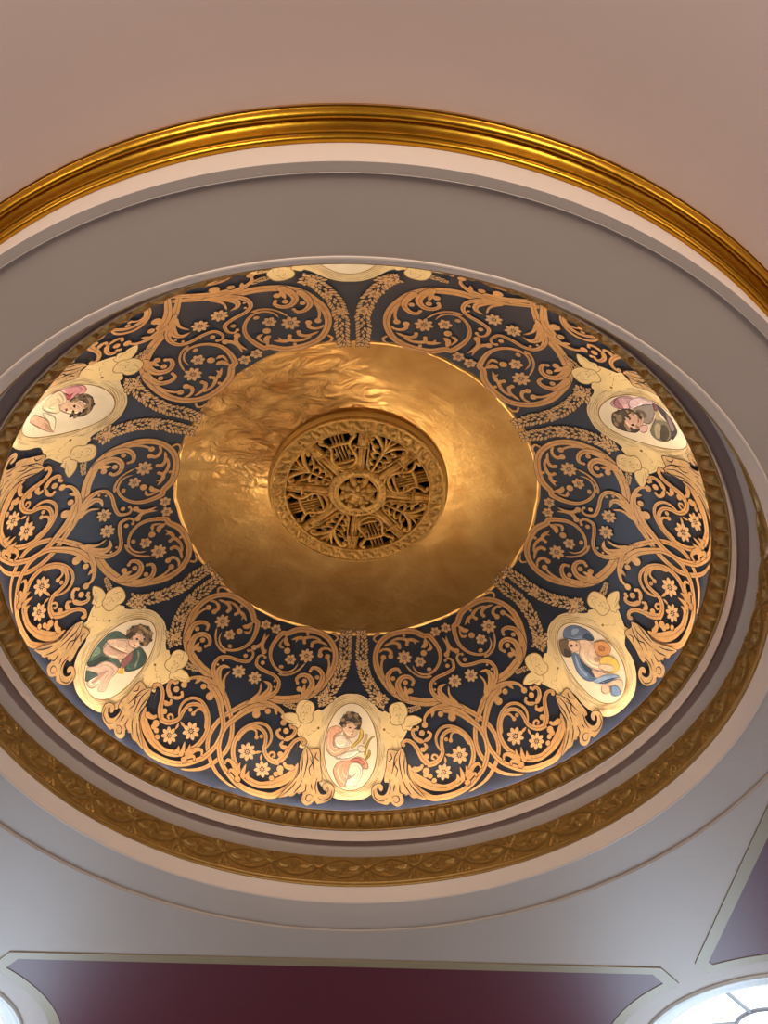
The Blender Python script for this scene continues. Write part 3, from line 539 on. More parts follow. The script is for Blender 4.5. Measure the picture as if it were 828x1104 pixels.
PORTRAITS = {'Q0':[['robe','#e6a274',[[-0.841,0.463],[-0.55,0.524],[-0.35,0.47],[-0.365,0.409],[-0.506,0.364],[-0.646,0.298],[-0.676,0.194],[-0.633,0.069],[-0.416,0.034],[-0.097,0.084],[-0.058,0.021],[-0.338,-0.092],[-0.585,-0.155],[-0.766,-0.118],[-0.915,-0.007],[-0.95,0.138],[-0.912,0.299]]],['robe','#e29a6c',[[-0.045,-0.24],[0.236,-0.149],[0.488,-0.193],[0.635,-0.282],[0.675,-0.418],[0.569,-0.44],[0.424,-0.371],[0.314,-0.292],[0.03,-0.317],[-0.104,-0.49],[-0.148,-0.679],[-0.174,-0.874],[-0.261,-0.914],[-0.405,-0.856],[-0.517,-0.737],[-0.636,-0.505],[-0.504,-0.318],[-0.294,-0.245]]],['robe','#cf7450',[[0.025,-0.216],[0.274,-0.181],[0.454,-0.237],[0.529,-0.326],[0.424,-0.36],[0.277,-0.259],[0.064,-0.271]]],['skin','#e9cda0',[[-0.59,0.259],[-0.36,0.328],[-0.105,0.252],[0.044,0.129],[-0.096,0.074],[-0.345,0.036],[-0.544,0.073],[-0.62,0.154]]],['skin','#e6caa0',[[-0.389,-0.137],[-0.126,-0.044],[0.193,0.013],[0.369,0.078],[0.477,0.077],[0.481,-0.019],[0.268,-0.061],[-0.012,-0.173],[-0.332,-0.202]]],['skin','#e6d2a4',[[-0.037,-0.397],[0.065,-0.305],[0.279,-0.299],[0.443,-0.394],[0.467,-0.555],[0.367,-0.721],[0.231,-0.868],[-0.014,-0.908],[-0.157,-0.874],[-0.095,-0.678]]],['shade','#a58b6c',[[-0.046,-0.582],[0.08,-0.627],[0.218,-0.532],[0.202,-0.591],[0.046,-0.675],[-0.093,-0.726]]],['shade','#a58b6c',[[-0.657,-0.147],[-0.548,-0.164],[-0.386,-0.192],[-0.082,-0.207],[-0.331,-0.224],[-0.545,-0.219]]],['skin','#e4b184',[[-0.334,0.511],[-0.123,0.595],[0.091,0.628],[0.238,0.559],[0.262,0.439],[0.195,0.337],[0.054,0.285],[-0.071,0.293],[-0.237,0.372],[-0.312,0.431]]],['shade','#b98a62',[[-0.311,0.421],[-0.201,0.363],[-0.053,0.283],[-0.104,0.231],[-0.27,0.31]]],['hair','#4d3a28',[[-0.427,0.568],[-0.396,0.667],[-0.294,0.758],[-0.135,0.81],[0.044,0.828],[0.226,0.785],[0.356,0.707],[0.38,0.579],[0.296,0.479],[0.22,0.559],[0.109,0.618],[-0.054,0.651],[-0.16,0.604],[-0.246,0.533],[-0.334,0.501]]],['hair','#84643e',[[-0.167,0.751],[-0.026,0.792],[0.049,0.735],[-0.092,0.694]]],['hair','#84643e',[[0.12,0.745],[0.266,0.717],[0.307,0.619],[0.215,0.658]]],['eye','#2a1c14',[[-0.118,0.506],[-0.047,0.517],[0.008,0.497],[-0.063,0.484]]],['eye','#2a1c14',[[0.116,0.483],[0.187,0.499],[0.223,0.489],[0.171,0.467]]],['mouth','#8c3a28',[[-0.021,0.36],[0.05,0.373],[0.086,0.361],[0.034,0.344]]],['nose','#a8744e',[[0.063,0.478],[0.094,0.418],[0.03,0.405],[0.065,0.428]]],['bow','#d9ab3c',[[0.386,0.479],[0.461,0.398],[0.448,0.296],[0.328,0.193],[0.154,0.088],[0.049,0.044],[0.011,0.076],[0.15,0.172],[0.289,0.255],[0.337,0.378],[0.333,0.459]]],['bow','#d9ab3c',[[0.911,0.303],[0.808,0.272],[0.687,0.17],[0.621,0.044],[0.589,-0.041],[0.63,-0.172],[0.56,-0.193],[0.518,-0.04],[0.583,0.108],[0.685,0.232],[0.824,0.312]]],['bow','#c79a38',[[0.677,0.001],[0.749,-0.021],[0.736,-0.129],[0.597,-0.238],[0.561,-0.215],[0.664,-0.128]]],['shade','#c2996f',[[0.534,0.378],[0.643,0.356],[0.613,0.233],[0.51,0.13],[0.436,0.172],[0.503,0.276]]],['skin','#e6c79a',[[0.262,0.078],[0.403,0.109],[0.55,0.045],[0.482,-0.04],[0.302,-0.018]]]],'Q1':[['robe','#66707a',[[-0.061,0.92],[0.173,0.925],[0.41,0.849],[0.582,0.711],[0.679,0.559],[0.63,0.399],[0.492,0.403],[0.354,0.511],[0.167,0.59],[0.039,0.638],[-0.107,0.733],[-0.237,0.832]]],['robe','#8b949a',[[0.272,0.839],[0.47,0.741],[0.28,0.705],[0.058,0.734],[0.081,0.801]]],['robe','#3c4650',[[0.319,0.581],[0.568,0.562],[0.615,0.406],[0.505,0.409],[0.409,0.51]]],['robe','#5d6c7a',[[-0.451,0.498],[-0.256,0.38],[-0.306,0.218],[-0.247,-0.027],[-0.317,-0.241],[-0.54,-0.219],[-0.718,-0.081],[-0.746,0.123],[-0.639,0.316]]],['robe','#8d9ba6',[[-0.413,0.427],[-0.389,0.363],[-0.516,0.179],[-0.506,-0.069],[-0.621,-0.043],[-0.63,0.205]]],['robe','#39454f',[[-0.3,0.321],[-0.293,0.157],[-0.292,-0.06],[-0.36,-0.193],[-0.408,-0.033],[-0.431,0.168]]],['skin','#e2b78a',[[0.125,0.596],[0.387,0.469],[0.438,0.311],[0.34,0.119],[0.262,-0.004],[0.233,-0.099],[0.489,-0.229],[0.446,-0.346],[0.208,-0.279],[-0.07,-0.126],[-0.232,0.02],[-0.306,0.218],[-0.231,0.395],[0.004,0.471]]],['skin','#dcae82',[[-0.269,-0.044],[-0.092,-0.143],[0.1,-0.28],[0.234,-0.432],[0.041,-0.418],[-0.285,-0.257],[-0.295,-0.141]]],['shade','#b5855c',[[0.093,0.134],[0.301,0.058],[0.262,-0.004],[0.091,0.026]]],['robe','#9aaab2',[[-0.476,-0.248],[-0.2,-0.271],[0.123,-0.347],[0.422,-0.501],[0.484,-0.591],[0.221,-0.538],[-0.039,-0.49],[-0.323,-0.378]]],['robe','#4d5d6b',[[-0.313,-0.368],[-0.029,-0.481],[0.328,-0.538],[0.45,-0.573],[0.174,-0.485],[-0.066,-0.42]]],['skin','#e0b285',[[-0.058,-0.509],[0.29,-0.574],[0.496,-0.684],[0.458,-0.809],[0.249,-0.901],[0.211,-0.763],[0.039,-0.616]]],['skin','#dca67c',[[-0.245,-0.445],[-0.049,-0.6],[-0.193,-0.699],[-0.322,-0.677],[-0.412,-0.561]]],['robe','#6d8294',[[0.02,-0.634],[0.237,-0.734],[0.214,-0.912],[0.04,-0.907],[-0.122,-0.793]]],['skin','#e0b184',[[-0.215,0.718],[-0.004,0.644],[0.063,0.534],[-0.076,0.456],[-0.282,0.459],[-0.402,0.541],[-0.374,0.646]]],['hair','#6b5433',[[-0.554,0.784],[-0.4,0.83],[-0.233,0.779],[-0.215,0.718],[-0.347,0.661],[-0.4,0.527],[-0.555,0.465],[-0.716,0.538],[-0.723,0.632],[-0.644,0.712]]],['hair','#4a3822',[[-0.511,0.657],[-0.469,0.532],[-0.575,0.469],[-0.665,0.567]]],['eye','#2c1d12',[[-0.249,0.643],[-0.179,0.623],[-0.203,0.589],[-0.294,0.597]]],['eye','#4a2c1c',[[-0.16,0.719],[-0.099,0.703],[-0.139,0.683]]],['mouth','#8a4a34',[[-0.059,0.579],[-0.017,0.565],[-0.059,0.532],[-0.104,0.543]]],['orange_fruit','#cf8a48',[[0.518,0.324],[0.701,0.297],[0.883,0.203],[0.939,0.066],[0.84,-0.03],[0.64,-0.047],[0.417,0.026],[0.313,0.119],[0.385,0.231]]],['orange_fruit','#b0683a',[[0.619,0.219],[0.73,0.149],[0.676,0.083],[0.547,0.109],[0.518,0.177]]],['fruit','#e5b04a',[[0.262,-0.004],[0.436,0.003],[0.648,-0.079],[0.783,-0.219],[0.788,-0.359],[0.645,-0.451],[0.439,-0.44],[0.198,-0.329],[0.347,-0.295],[0.499,-0.262],[0.296,-0.131],[0.17,-0.067]]],['skin','#e4b98c',[[0.085,-0.052],[0.36,-0.163],[0.521,-0.287],[0.512,-0.38],[0.328,-0.354],[0.1,-0.197]]]],'QL':[['robe','#4f5c48',[[-0.944,0.173],[-0.918,0.282],[-0.774,0.417],[-0.529,0.475],[-0.231,0.477],[-0.436,0.374],[-0.586,0.268],[-0.758,0.137],[-0.731,-0.009],[-0.501,-0.09],[-0.241,-0.052],[0.076,0.033],[0.319,-0.049],[0.16,-0.091],[-0.199,-0.114],[-0.399,-0.286],[-0.599,-0.475],[-0.801,-0.529],[-0.862,-0.422],[-0.921,-0.271],[-0.955,-0.096]]],['robe','#7b8a6a',[[-0.941,-0.08],[-0.746,-0.069],[-0.654,-0.16],[-0.786,-0.303],[-0.844,-0.385],[-0.909,-0.226]]],['robe','#39422f',[[-0.829,-0.485],[-0.645,-0.319],[-0.536,-0.159],[-0.249,-0.083],[-0.482,-0.27],[-0.611,-0.467]]],['robe','#43503c',[[0.262,0.375],[0.324,0.518],[0.591,0.511],[0.848,0.431],[0.925,0.256],[0.779,0.075],[0.527,-0.042],[0.442,0.082],[0.414,0.23]]],['robe','#7a8266',[[0.36,0.442],[0.521,0.431],[0.714,0.247],[0.78,0.141],[0.643,0.192],[0.579,0.324]]],['skin','#e0b288',[[-0.785,0.151],[-0.614,0.282],[-0.248,0.457],[-0.031,0.408],[0.206,0.404],[0.203,0.285],[0.029,0.224],[-0.278,0.17],[-0.612,0.125]]],['skin','#dda981',[[-0.679,-0.038],[-0.618,0.095],[-0.251,0.155],[0.166,0.243],[0.188,0.134],[0.083,0.063],[-0.266,-0.037],[-0.527,-0.075]]],['shade','#9a6f4c',[[-0.642,0.124],[-0.291,0.177],[0.048,0.246],[0.166,0.243],[-0.238,0.148],[-0.559,0.096]]],['skin','#dcae88',[[-0.759,-0.587],[-0.504,-0.417],[-0.344,-0.207],[-0.094,-0.108],[0.219,-0.092],[0.307,-0.189],[0.262,-0.4],[0.321,-0.539],[0.344,-0.712],[0.111,-0.805],[0.01,-0.652],[-0.116,-0.853],[-0.368,-0.887],[-0.402,-0.789],[-0.282,-0.59],[-0.239,-0.487],[-0.572,-0.588]]],['shade','#b98868',[[-0.226,-0.453],[0.02,-0.26],[-0.039,-0.423],[-0.104,-0.648],[-0.288,-0.791],[-0.21,-0.556]]],['robe','#4b5848',[[-0.72,-0.635],[-0.645,-0.623],[-0.235,-0.513],[-0.313,-0.661],[-0.479,-0.832],[-0.595,-0.753]]],['skin','#e3b186',[[-0.171,0.477],[-0.19,0.598],[-0.109,0.723],[0.146,0.767],[0.322,0.686],[0.315,0.58],[0.273,0.458],[0.104,0.413],[-0.059,0.422]]],['hair','#6e5232',[[-0.347,0.504],[-0.46,0.583],[-0.424,0.702],[-0.248,0.834],[0.012,0.903],[0.281,0.875],[0.459,0.768],[0.497,0.628],[0.374,0.578],[0.255,0.58],[0.293,0.699],[0.116,0.754],[-0.109,0.736],[-0.188,0.625],[-0.154,0.498]]],['hair','#a4834f',[[-0.197,0.814],[-0.033,0.871],[0.177,0.857],[0.177,0.806],[-0.033,0.794]]],['hair','#4a3620',[[-0.345,0.531],[-0.308,0.625],[-0.219,0.611],[-0.197,0.518]]],['eye','#2c1d12',[[-0.012,0.584],[0.02,0.624],[0.091,0.61],[0.059,0.58]]],['eye','#2c1d12',[[0.21,0.575],[0.243,0.615],[0.302,0.613],[0.284,0.572]]],['mouth','#8a4a34',[[0.095,0.462],[0.127,0.488],[0.18,0.476],[0.153,0.449]]],['horn','#8e5a4c',[[0.221,0.306],[0.262,0.375],[0.431,0.236],[0.442,0.082],[0.411,-0.037],[0.344,-0.066],[0.184,0.053],[0.194,0.163]]],['horn_bell','#dba63a',[[0.307,-0.189],[0.335,-0.096],[0.294,-0.033],[0.411,-0.037],[0.543,-0.089],[0.495,-0.149],[0.365,-0.192]]]],'Q2':[['robe','#c99587',[[0.61,0.667],[0.852,0.441],[0.925,0.222],[0.876,0.104],[0.616,0.293],[0.415,0.326],[0.393,0.508],[0.436,0.619]]],['robe','#d9b1a2',[[0.778,0.217],[0.958,-0.062],[0.919,-0.277],[0.873,-0.4],[0.749,-0.26],[0.638,-0.013],[0.435,0.215],[0.517,0.296]]],['robe','#b56f68',[[0.833,0.477],[0.618,0.483],[0.423,0.451],[0.415,0.539],[0.586,0.602]]],['robe','#8e7d68',[[0.429,0.243],[0.658,-0.077],[0.74,-0.352],[0.319,-0.205],[-0.099,0.033],[-0.043,0.185],[0.188,0.231]]],['shade','#6e5b46',[[0.389,0.202],[0.389,0.009],[0.144,0.024],[0.111,0.144]]],['skin','#d2a07c',[[0.195,0.511],[0.3,0.28],[0.215,0.115],[-0.033,0.141],[-0.31,0.301],[-0.432,0.456],[-0.299,0.577],[-0.056,0.584]]],['skin','#d8a489',[[-0.315,0.329],[-0.168,0.107],[-0.423,0.167],[-0.5,0.291]]],['hair','#4c3c26',[[-0.06,0.799],[0.186,0.73],[0.314,0.578],[0.396,0.382],[0.357,0.237],[0.215,0.115],[0.104,0.173],[0.274,0.287],[0.153,0.447],[-0.004,0.547],[-0.299,0.577],[-0.435,0.482],[-0.36,0.313],[-0.524,0.425],[-0.518,0.573],[-0.429,0.724],[-0.258,0.806]]],['hair','#857048',[[0.088,0.694],[0.19,0.585],[0.043,0.573],[-0.157,0.643],[-0.135,0.721]]],['eye','#2a1c14',[[0.055,0.446],[0.037,0.4],[-0.067,0.45]]],['eye','#2a1c14',[[-0.214,0.459],[-0.18,0.388],[-0.253,0.392],[-0.287,0.455]]],['mouth','#9a4a3a',[[0.012,0.264],[-0.031,0.235],[-0.137,0.282]]],['lute','#7b6b4e',[[-0.399,0.079],[-0.004,-0.108],[0.308,-0.295],[0.229,-0.432],[0.052,-0.544],[-0.254,-0.499],[-0.557,-0.364],[-0.702,-0.141],[-0.668,0.026]]],['lute','#a58f66',[[-0.267,-0.038],[0.021,-0.175],[-0.083,-0.269],[-0.624,-0.099],[-0.612,-0.0]]],['lute','#51432f',[[-0.083,-0.269],[-0.013,-0.419],[-0.305,-0.399],[-0.607,-0.255],[-0.637,-0.126]]],['lute_neck','#b59a6c',[[0.605,-0.318],[0.611,-0.435],[0.342,-0.371],[0.193,-0.453],[0.192,-0.353],[0.129,-0.207],[0.333,-0.24]]],['robe','#7a4a40',[[0.884,-0.374],[0.842,-0.461],[0.808,-0.518],[0.591,-0.394],[0.548,-0.298],[0.867,-0.368]]],['robe','#45413c',[[0.826,-0.489],[0.715,-0.641],[0.411,-0.754],[-0.017,-0.743],[-0.518,-0.441],[-0.096,-0.53],[0.272,-0.515],[0.524,-0.453]]],['robe','#94756c',[[0.634,-0.656],[0.378,-0.702],[0.041,-0.687],[-0.129,-0.555],[0.203,-0.561]]]],'Q4':[['robe','#d98c80',[[-0.877,-0.391],[-0.952,-0.123],[-0.945,0.168],[-0.707,0.308],[-0.521,0.188],[-0.374,0.05],[-0.59,-0.128],[-0.901,-0.327],[-0.797,-0.535],[-0.835,-0.474]]],['robe','#c85a5c',[[-0.865,-0.417],[-0.892,-0.355],[-0.888,-0.292],[-0.811,-0.514]]],['robe','#c05050',[[-0.77,-0.233],[-0.466,-0.033],[-0.39,0.045],[-0.645,0.045],[-0.585,-0.016]]],['skin','#e8c58e',[[-0.491,-0.599],[-0.737,-0.513],[-0.844,-0.305],[-0.413,-0.016],[-0.076,-0.026],[0.1,-0.087],[-0.047,-0.364],[-0.287,-0.573]]],['skin','#d9a377',[[-0.132,-0.76],[0.073,-0.516],[0.329,-0.255],[0.842,0.006],[0.759,-0.179],[0.476,-0.461],[0.114,-0.781]]],['robe','#e9cf9d',[[-0.058,-0.493],[0.165,-0.183],[0.401,-0.038],[0.893,0.016],[0.394,-0.209]]],['shade','#c08e64',[[0.356,-0.308],[0.733,-0.044],[0.882,0.014],[0.618,-0.241]]],['skin','#e2b183',[[-0.198,-0.116],[-0.328,0.037],[-0.319,0.222],[-0.152,0.415],[0.098,0.525],[0.194,0.452],[0.228,0.288],[0.125,0.108],[-0.005,-0.033]]],['hair','#6d5334',[[-0.384,0.073],[-0.551,0.154],[-0.596,0.317],[-0.449,0.492],[-0.15,0.601],[0.148,0.607],[0.319,0.504],[0.324,0.359],[0.273,0.26],[0.174,0.25],[0.241,0.414],[0.097,0.477],[-0.1,0.501],[-0.303,0.375],[-0.36,0.21]]],['hair','#9c7a4c',[[-0.477,0.376],[-0.349,0.508],[-0.05,0.572],[0.049,0.537],[-0.199,0.499]]],['eye','#2a1c14',[[-0.126,0.198],[-0.169,0.243],[-0.028,0.27]]],['eye','#2a1c14',[[0.074,0.23],[0.055,0.271],[0.141,0.292]]],['mouth','#9a4a3a',[[-0.032,0.054],[-0.046,0.103],[0.057,0.13],[0.074,0.095]]],['shade','#c99a72',[[-0.261,-0.164],[-0.233,-0.071],[-0.084,-0.055],[-0.123,-0.108]]]]}

INKW=.0045
def finish(P,parent,inv,names,mats):
    for key in P.mb:
        pass
def inv_of(e): return (Matrix.Translation(e.location)@Matrix.Rotation(e.rotation_euler[2],4,'Z')).inverted()
def copy_tree(o,parent=None):
    c=o.copy(); COL.objects.link(c)
    if parent is not None: c.parent=parent
    for ch in o.children: copy_tree(ch,c)
    return c
def place(name,az,p):
    v=dp(az,p); return empty(name,v,R(az))
def norm_ang(p): q=R(p); return math.atan2(math.sin(q)/A,math.cos(q)/H)
def slide(e,az,p,d):
    e.location=dp(az,p+d); e.rotation_euler=(0,norm_ang(p+d)-norm_ang(p),R(az))
def move(e,az,p): v=dp(az,p); e.location=v; e.rotation_euler=(0,0,R(az))
# ---------------- scrollwork panel: between two medallions, mirrored about its middle
MIDO=30.0
def mirror(pts): return [(60-o,p) for o,p in pts]
def make_scroll():
    scroll=place('scrollwork_panel',AX0-MIDO,62)
    inv=inv_of(scroll)
    for mir in (0,1):
        parts={}; base=.004
        for idx,el in enumerate(SCROLL):
            t,part=el[0],el[1]
            if t in('g','gf'): continue
            off=base+idx*.00012+mir*.00005
            fx=(lambda q:mirror(q)) if mir else (lambda q:[tuple(x) for x in q])
            P=parts.setdefault(part if t!='f' else ('flower',idx),Paint())
            if t=='s':
                W_=[x*1.1 for x in el[2]]
                P.stroke('ink',fx(el[3]),W_,off,INKW); P.stroke('gold',fx(el[3]),W_,off+.0018)
                if max(W_)>.04 and len(el[3])>4: P.stroke('line',fx(el[3])[1:-1],[.0015]+[.0045]*3+[.0015],off+.0023,0,False)
            elif t=='d':
                P.blob('ink',fx([el[3]])[0],circle(el[2]+INKW),off); P.blob('gold',fx([el[3]])[0],circle(el[2]),off+.0018)
            elif t=='f':
                flower(P,'gold','ink',fx([el[3]])[0],el[2],el[4],el[5] if not mir else PI-el[5],off)
            elif t=='p':
                q=smooth_closed(fx(el[2]),3); P.poly('gold',q,off+.001)
                for i in range(len(q)):
                    pass
                P.stroke('ink',q+[q[0]],[.005,.005],off+.002,0,False)
        for part,P in parts.items():
            nm='flower' if isinstance(part,tuple) else part
            g=P.mb['gold'].build(nm,{'flower':FLOWM,'acanthus_leaf':LEAFM}.get(nm,SCROLLM),scroll,False,inv)
            if 'ink' in P.mb: P.mb['ink'].build('dark_outline',INK,g,False,inv)
            if 'line' in P.mb: P.mb['line'].build('brush_line',ENGR2,g,False,inv)
            if nm=='acanthus_leaf':
                Q=Paint()
                for l in ACANTH: 
                    q=mirror(l) if mir else [tuple(x) for x in l]
                    Q.stroke('ink',q,[.004,.011,.004],.017,0,False)
                Q.mb['ink'].build('vein_line',INK,g,False,inv)
    return scroll
scroll=make_scroll()
G6='gold scrollwork panels between the medallions'
tag(scroll,'gold scrollwork between the bow player medallion and the orange fruit medallion','painted ornament',G6)
for az,lb in ((AX0-90-.6,'gold scrollwork between the orange fruit medallion and the lute player medallion'),(AX0-150,'gold scrollwork at the upper right beside the lute player medallion'),
  (AX0+150,'gold scrollwork at the upper left above the reddish draped child medallion'),(AX0+90-.87,'gold scrollwork at far left between the reddish draped child and the green draped piper'),(AX0+30-.25,'gold scrollwork between the green draped piper medallion and the bow player medallion')):
    near=abs((az-AX0+360)%360-180)<40
    if near: PWARP=1.05; c=make_scroll(); PWARP=1.0; tag(c,lb,'painted ornament',G6)
    else: c=copy_tree(scroll)
    move(c,az,62); c['label']=lb
move(scroll,AX0-30+1.3,62)
# ---------------- garland: two leafy swags from the gilded disc to the cherub heads
rnd=random.Random(3)
def swag(P,path,wd,mir,off):
    pts=[(-o,p) for o,p in path] if mir else [tuple(x) for x in path]
    C=catmull(pts,None,.006); V=[dp(AX0-c[0],c[1],0) for c in C]; L=[0]
    for i in range(1,len(V)): L.append(L[-1]+(V[i]-V[i-1]).length)
    s=.012; k=0; n_=0
    while s<L[-1]:
        i=min(range(len(L)),key=lambda q:abs(L[q]-s)); a=C[max(0,i-3)]; b=C[min(len(C)-1,i+3)]
        r=A*math.sin(R(C[i][1])); ds=math.hypot(A*math.cos(R(C[i][1])),H*math.sin(R(C[i][1])))
        dx=R(b[0]-a[0])*r; dy=R(b[1]-a[1])*ds; ang=math.atan2(dy,dx)+PI   # leaves point up towards the disc
        nx,ny=-math.sin(ang),math.cos(ang); e=min(1,.45+s/.25)*min(1,(L[-1]-s+.04)/.16)
        for lane,da,L_,W_ in ((-.27,-.7,.54,.27),(.27,.7,.54,.27),(-.05,-.15,.42,.24),(.05,.2,.42,.24)):
            if abs(lane)<.2 and (n_%2)==(lane>0): continue
            c=shift(C[i],(nx*lane*wd*e+rnd.uniform(-.004,.004),ny*lane*wd*e+rnd.uniform(-.004,.004)))
            d,sh=cen_shape(petal(wd*L_,wd*W_,ang+da+rnd.uniform(-.15,.15))); cc=shift(c,d)
            P.blob('ink',cc,[(x*1.3,y*1.4) for x,y in sh],off+.0012*(k%4)); P.blob('gold',cc,sh,off+.0012*(k%4)+.0007)
            k+=1
        n_+=1
        s+=wd*.33
def make_garland():
    rnd.seed(3)
    gar=place('garland',AX0,45); inv=inv_of(gar)
    for mir in (0,1):
        P=Paint(); F_=Paint(); fl=[]
        for el in SCROLL:
            if el[0]=='g':
                P=Paint(); swag(P,el[3],el[2],mir,.006)
                st=P.mb['gold'].build('leaf_swag' if el[2]>.08 else 'leaf_sprig',LEAFM,gar,False,inv); P.mb['ink'].build('dark_outline',INK,st,False,inv)
        for el in SCROLL:
            if el[0]=='gf':
                Q=Paint(); c=el[3]; flower(Q,'gold','ink',(-c[0],c[1]) if mir else tuple(c),el[2]*.9,6,.2,.009)
                g=Q.mb['gold'].build('flower',FLOWM,gar,False,inv); Q.mb['ink'].build('dark_outline',INK,g,False,inv)
    return gar
gar=make_garland()
DK=[-1.2,-1.2,-.1,1.2,-.7,1.5]       # small hand set turns of the medallions, k=0..5 (k=4 left upper, k=5 left lower)
NAMES=['bow player','orange fruit','lute player','half hidden top','reddish draped child','green draped piper']
GL='leafy garlands under the gilded disc'
for k in range(6):
    if k==3: PWARP=1.15; g=make_garland(); PWARP=1.0
    else: g=gar if k==5 else copy_tree(gar)
    tag(g,'painted leaf garland between the gilded disc and the %s medallion'%NAMES[k],'painted garland',GL); g['_k']=k
    az=AX0-60*k-DK[k]; move(g,az,45); del g['_k']
# ---------------- medallions
def ov(u,v): p=66.8-13.9*v; return (5.8*u*math.sin(R(66.8))/math.sin(R(p)),p)
def oval(s,n=64): return [ov(s*math.cos(2*PI*i/n),s*math.sin(2*PI*i/n)) for i in range(n)]
def med_axis(k): return AX0-60*k-DK[k]
PKEY=['Q0','Q1','Q2',None,'Q4','QL']
MLAB=['oval medallion of a curly haired boy in pink drapery holding a yellow bow, bottom centre','oval medallion of a putto in blue drapery holding orange fruits, lower right','oval medallion of a child playing a lute in pink cloth, upper right',
 'medallion mostly hidden by the soffit, only its tip and two cherub heads showing at top','oval medallion of a curly haired child in reddish pink drapery, upper left','oval medallion of a child in green drapery blowing a pipe, lower left']
def rel(mir,l): return [(-o,p) for o,p in l] if mir else [tuple(x) for x in l]
def make_medallion():
    base=place('painted_medallion',AX0,66.8); inv=inv_of(base)
    P=Paint(); ol=[tuple(x) for x in MED['outline']]; ol[0]=(0,ol[0][1]); ol[-1]=(0,ol[-1][1])
    full=ol+[(-o,p) for o,p in ol[::-1][1:-1]]
    sm=smooth_closed(full,3)
    P.poly('gold',sm,.0075)
    fr=P.mb['gold'].build('oval_frame',FRAMEM,base,False,inv)
    Q=Paint(); Q.stroke('ink',sm+[sm[0]],[.007,.007],.0065,.003,False); Q.mb['ink'].build('dark_outline',INK,fr,False,inv)
    Q=Paint()
    rnd=random.Random(8)
    for s_ in (1.07,1.14,1.2,1.27,1.34,1.4):
        a=rnd.uniform(0,1)
        while a<2*PI:
            L=rnd.uniform(.35,1.0)
            def rr(t):
                # stay inside the frame: sides are narrower than the ends
                q=1+(s_-1)*(.62+.1*abs(math.cos(t))); q=q+.006*math.sin(9*t+s_*20); return q
            seg=[]
            for j in range(7):
                t=a+L*j/6; u=rr(t)*math.cos(t)*1.0; v=rr(t)*math.sin(t)*.955; seg.append(ov(u*1.0,v*.97))
            Q.stroke('ink',seg,[.001,.0045,.001],.0088,0,False); a+=L+rnd.uniform(.05,.3)
    Q.mb['ink'].build('engraved_line',ENGR,fr,False,inv)
    P=Paint(); P.poly('gold',oval(1.0),.0095); gr=P.mb['gold'].build('portrait_ground',OVALM,base,False,inv)
    Q=Paint(); o_=oval(1.01); Q.stroke('ink',o_+[o_[0]],[.007,.007],.0100,0,False); Q.mb['ink'].build('dark_outline',ENGR,gr,False,inv)
    for mir in (0,1):
        P=Paint(); P.poly('gold',smooth_closed(rel(mir,MED['cherub']),3),.0092)
        ch=P.mb['gold'].build('cherub',CHERM,base,False,inv)
        P=Paint(); q=smooth_closed(rel(mir,MED['wing']),3); P.poly('gold',q,.0100); P.stroke('ink',q+[q[0]],[.005,.005],.0106,0,False)
        for a in range(3):
            w0=rel(mir,MED['wing']); c0=np.array(w0[9]); t0=np.array(w0[3+a]); P.stroke('ink',[tuple(c0+(t0-c0)*.35),tuple(c0+(t0-c0)*.6+.1),tuple(c0+(t0-c0)*.9)],[.002,.004,.001],.0106,0,False)
        wg=P.mb['gold'].build('wing',CHERM,ch,False,inv); P.mb['ink'].build('engraved_line',ENGR,ch,False,inv)
        P=Paint(); hd=rel(mir,MED['head']); q=smooth_closed(hd,3); P.poly('gold',q,.0112); P.stroke('ink',q+[q[0]],[.006,.006],.0118,0,False)
        hc=np.mean(np.array(hd),0); sg=-1 if mir else 1
        def hp(x,y): return (hc[0]+sg*x*1.35,hc[1]+y*3.6)
        for l,wd in (([(-.45,.12),(-.3,.02),(-.12,.12)],.006),([(.1,.12),(.28,.02),(.45,.12)],.006),([(0,.1),(.02,.35),(-.08,.42)],.004),([(-.22,.62),(0,.56),(.2,.62)],.006),([(-.15,.74),(0,.78),(.15,.74)],.003),
           ([(-.9,-.05),(-.7,-.5),(-.2,-.6),(.1,-.45)],.004),([(-.6,-.75),(-.2,-.85),(.3,-.75),(.6,-.4)],.004),([(.2,-.3),(.5,-.55),(.8,-.2)],.004),([(-.5,-.2),(-.35,-.4),(-.1,-.25)],.003),([(.85,.0),(.75,.3),(.8,.45)],.004)):
            P.stroke('ink',[hp(*x) for x in l],[.001,wd,.001],.0118,0,False)
        hg=P.mb['gold'].build('head',CHERM,ch,False,inv); P.mb['ink'].build('engraved_line',ENGR,hg,False,inv)
        P=Paint(); bc=(hc[0]-sg*.9,hc[1]+7.5)
        def bp_(x,y): return (bc[0]+sg*x*1.6,bc[1]+y*3.6)
        for l,wd in (([(-.9,-.5),(-.4,-.2),(-.1,-.5)],.004),([(.1,-.5),(.45,-.1),(.95,-.4)],.004),([(0,-.1),(.03,.5),(0,1.0)],.003),([(-.5,1.1),(0,1.35),(.6,1.1)],.003),([(-1.6,-.9),(-1.2,-.6),(-.8,-.7)],.004),([(-.8,.2),(-.6,.9),(-.7,1.5)],.003),([(1.0,.3),(.8,.9),(.95,1.4)],.003)):
            P.stroke('ink',[bp_(*x) for x in l],[.001,wd,.001],.0100,0,False)
        P.blob('ink',bp_(-1.75,-.95),circle(.011),.0102)
        P.mb['ink'].build('engraved_line',ENGR,ch,False,inv)
    return base
base=make_medallion()
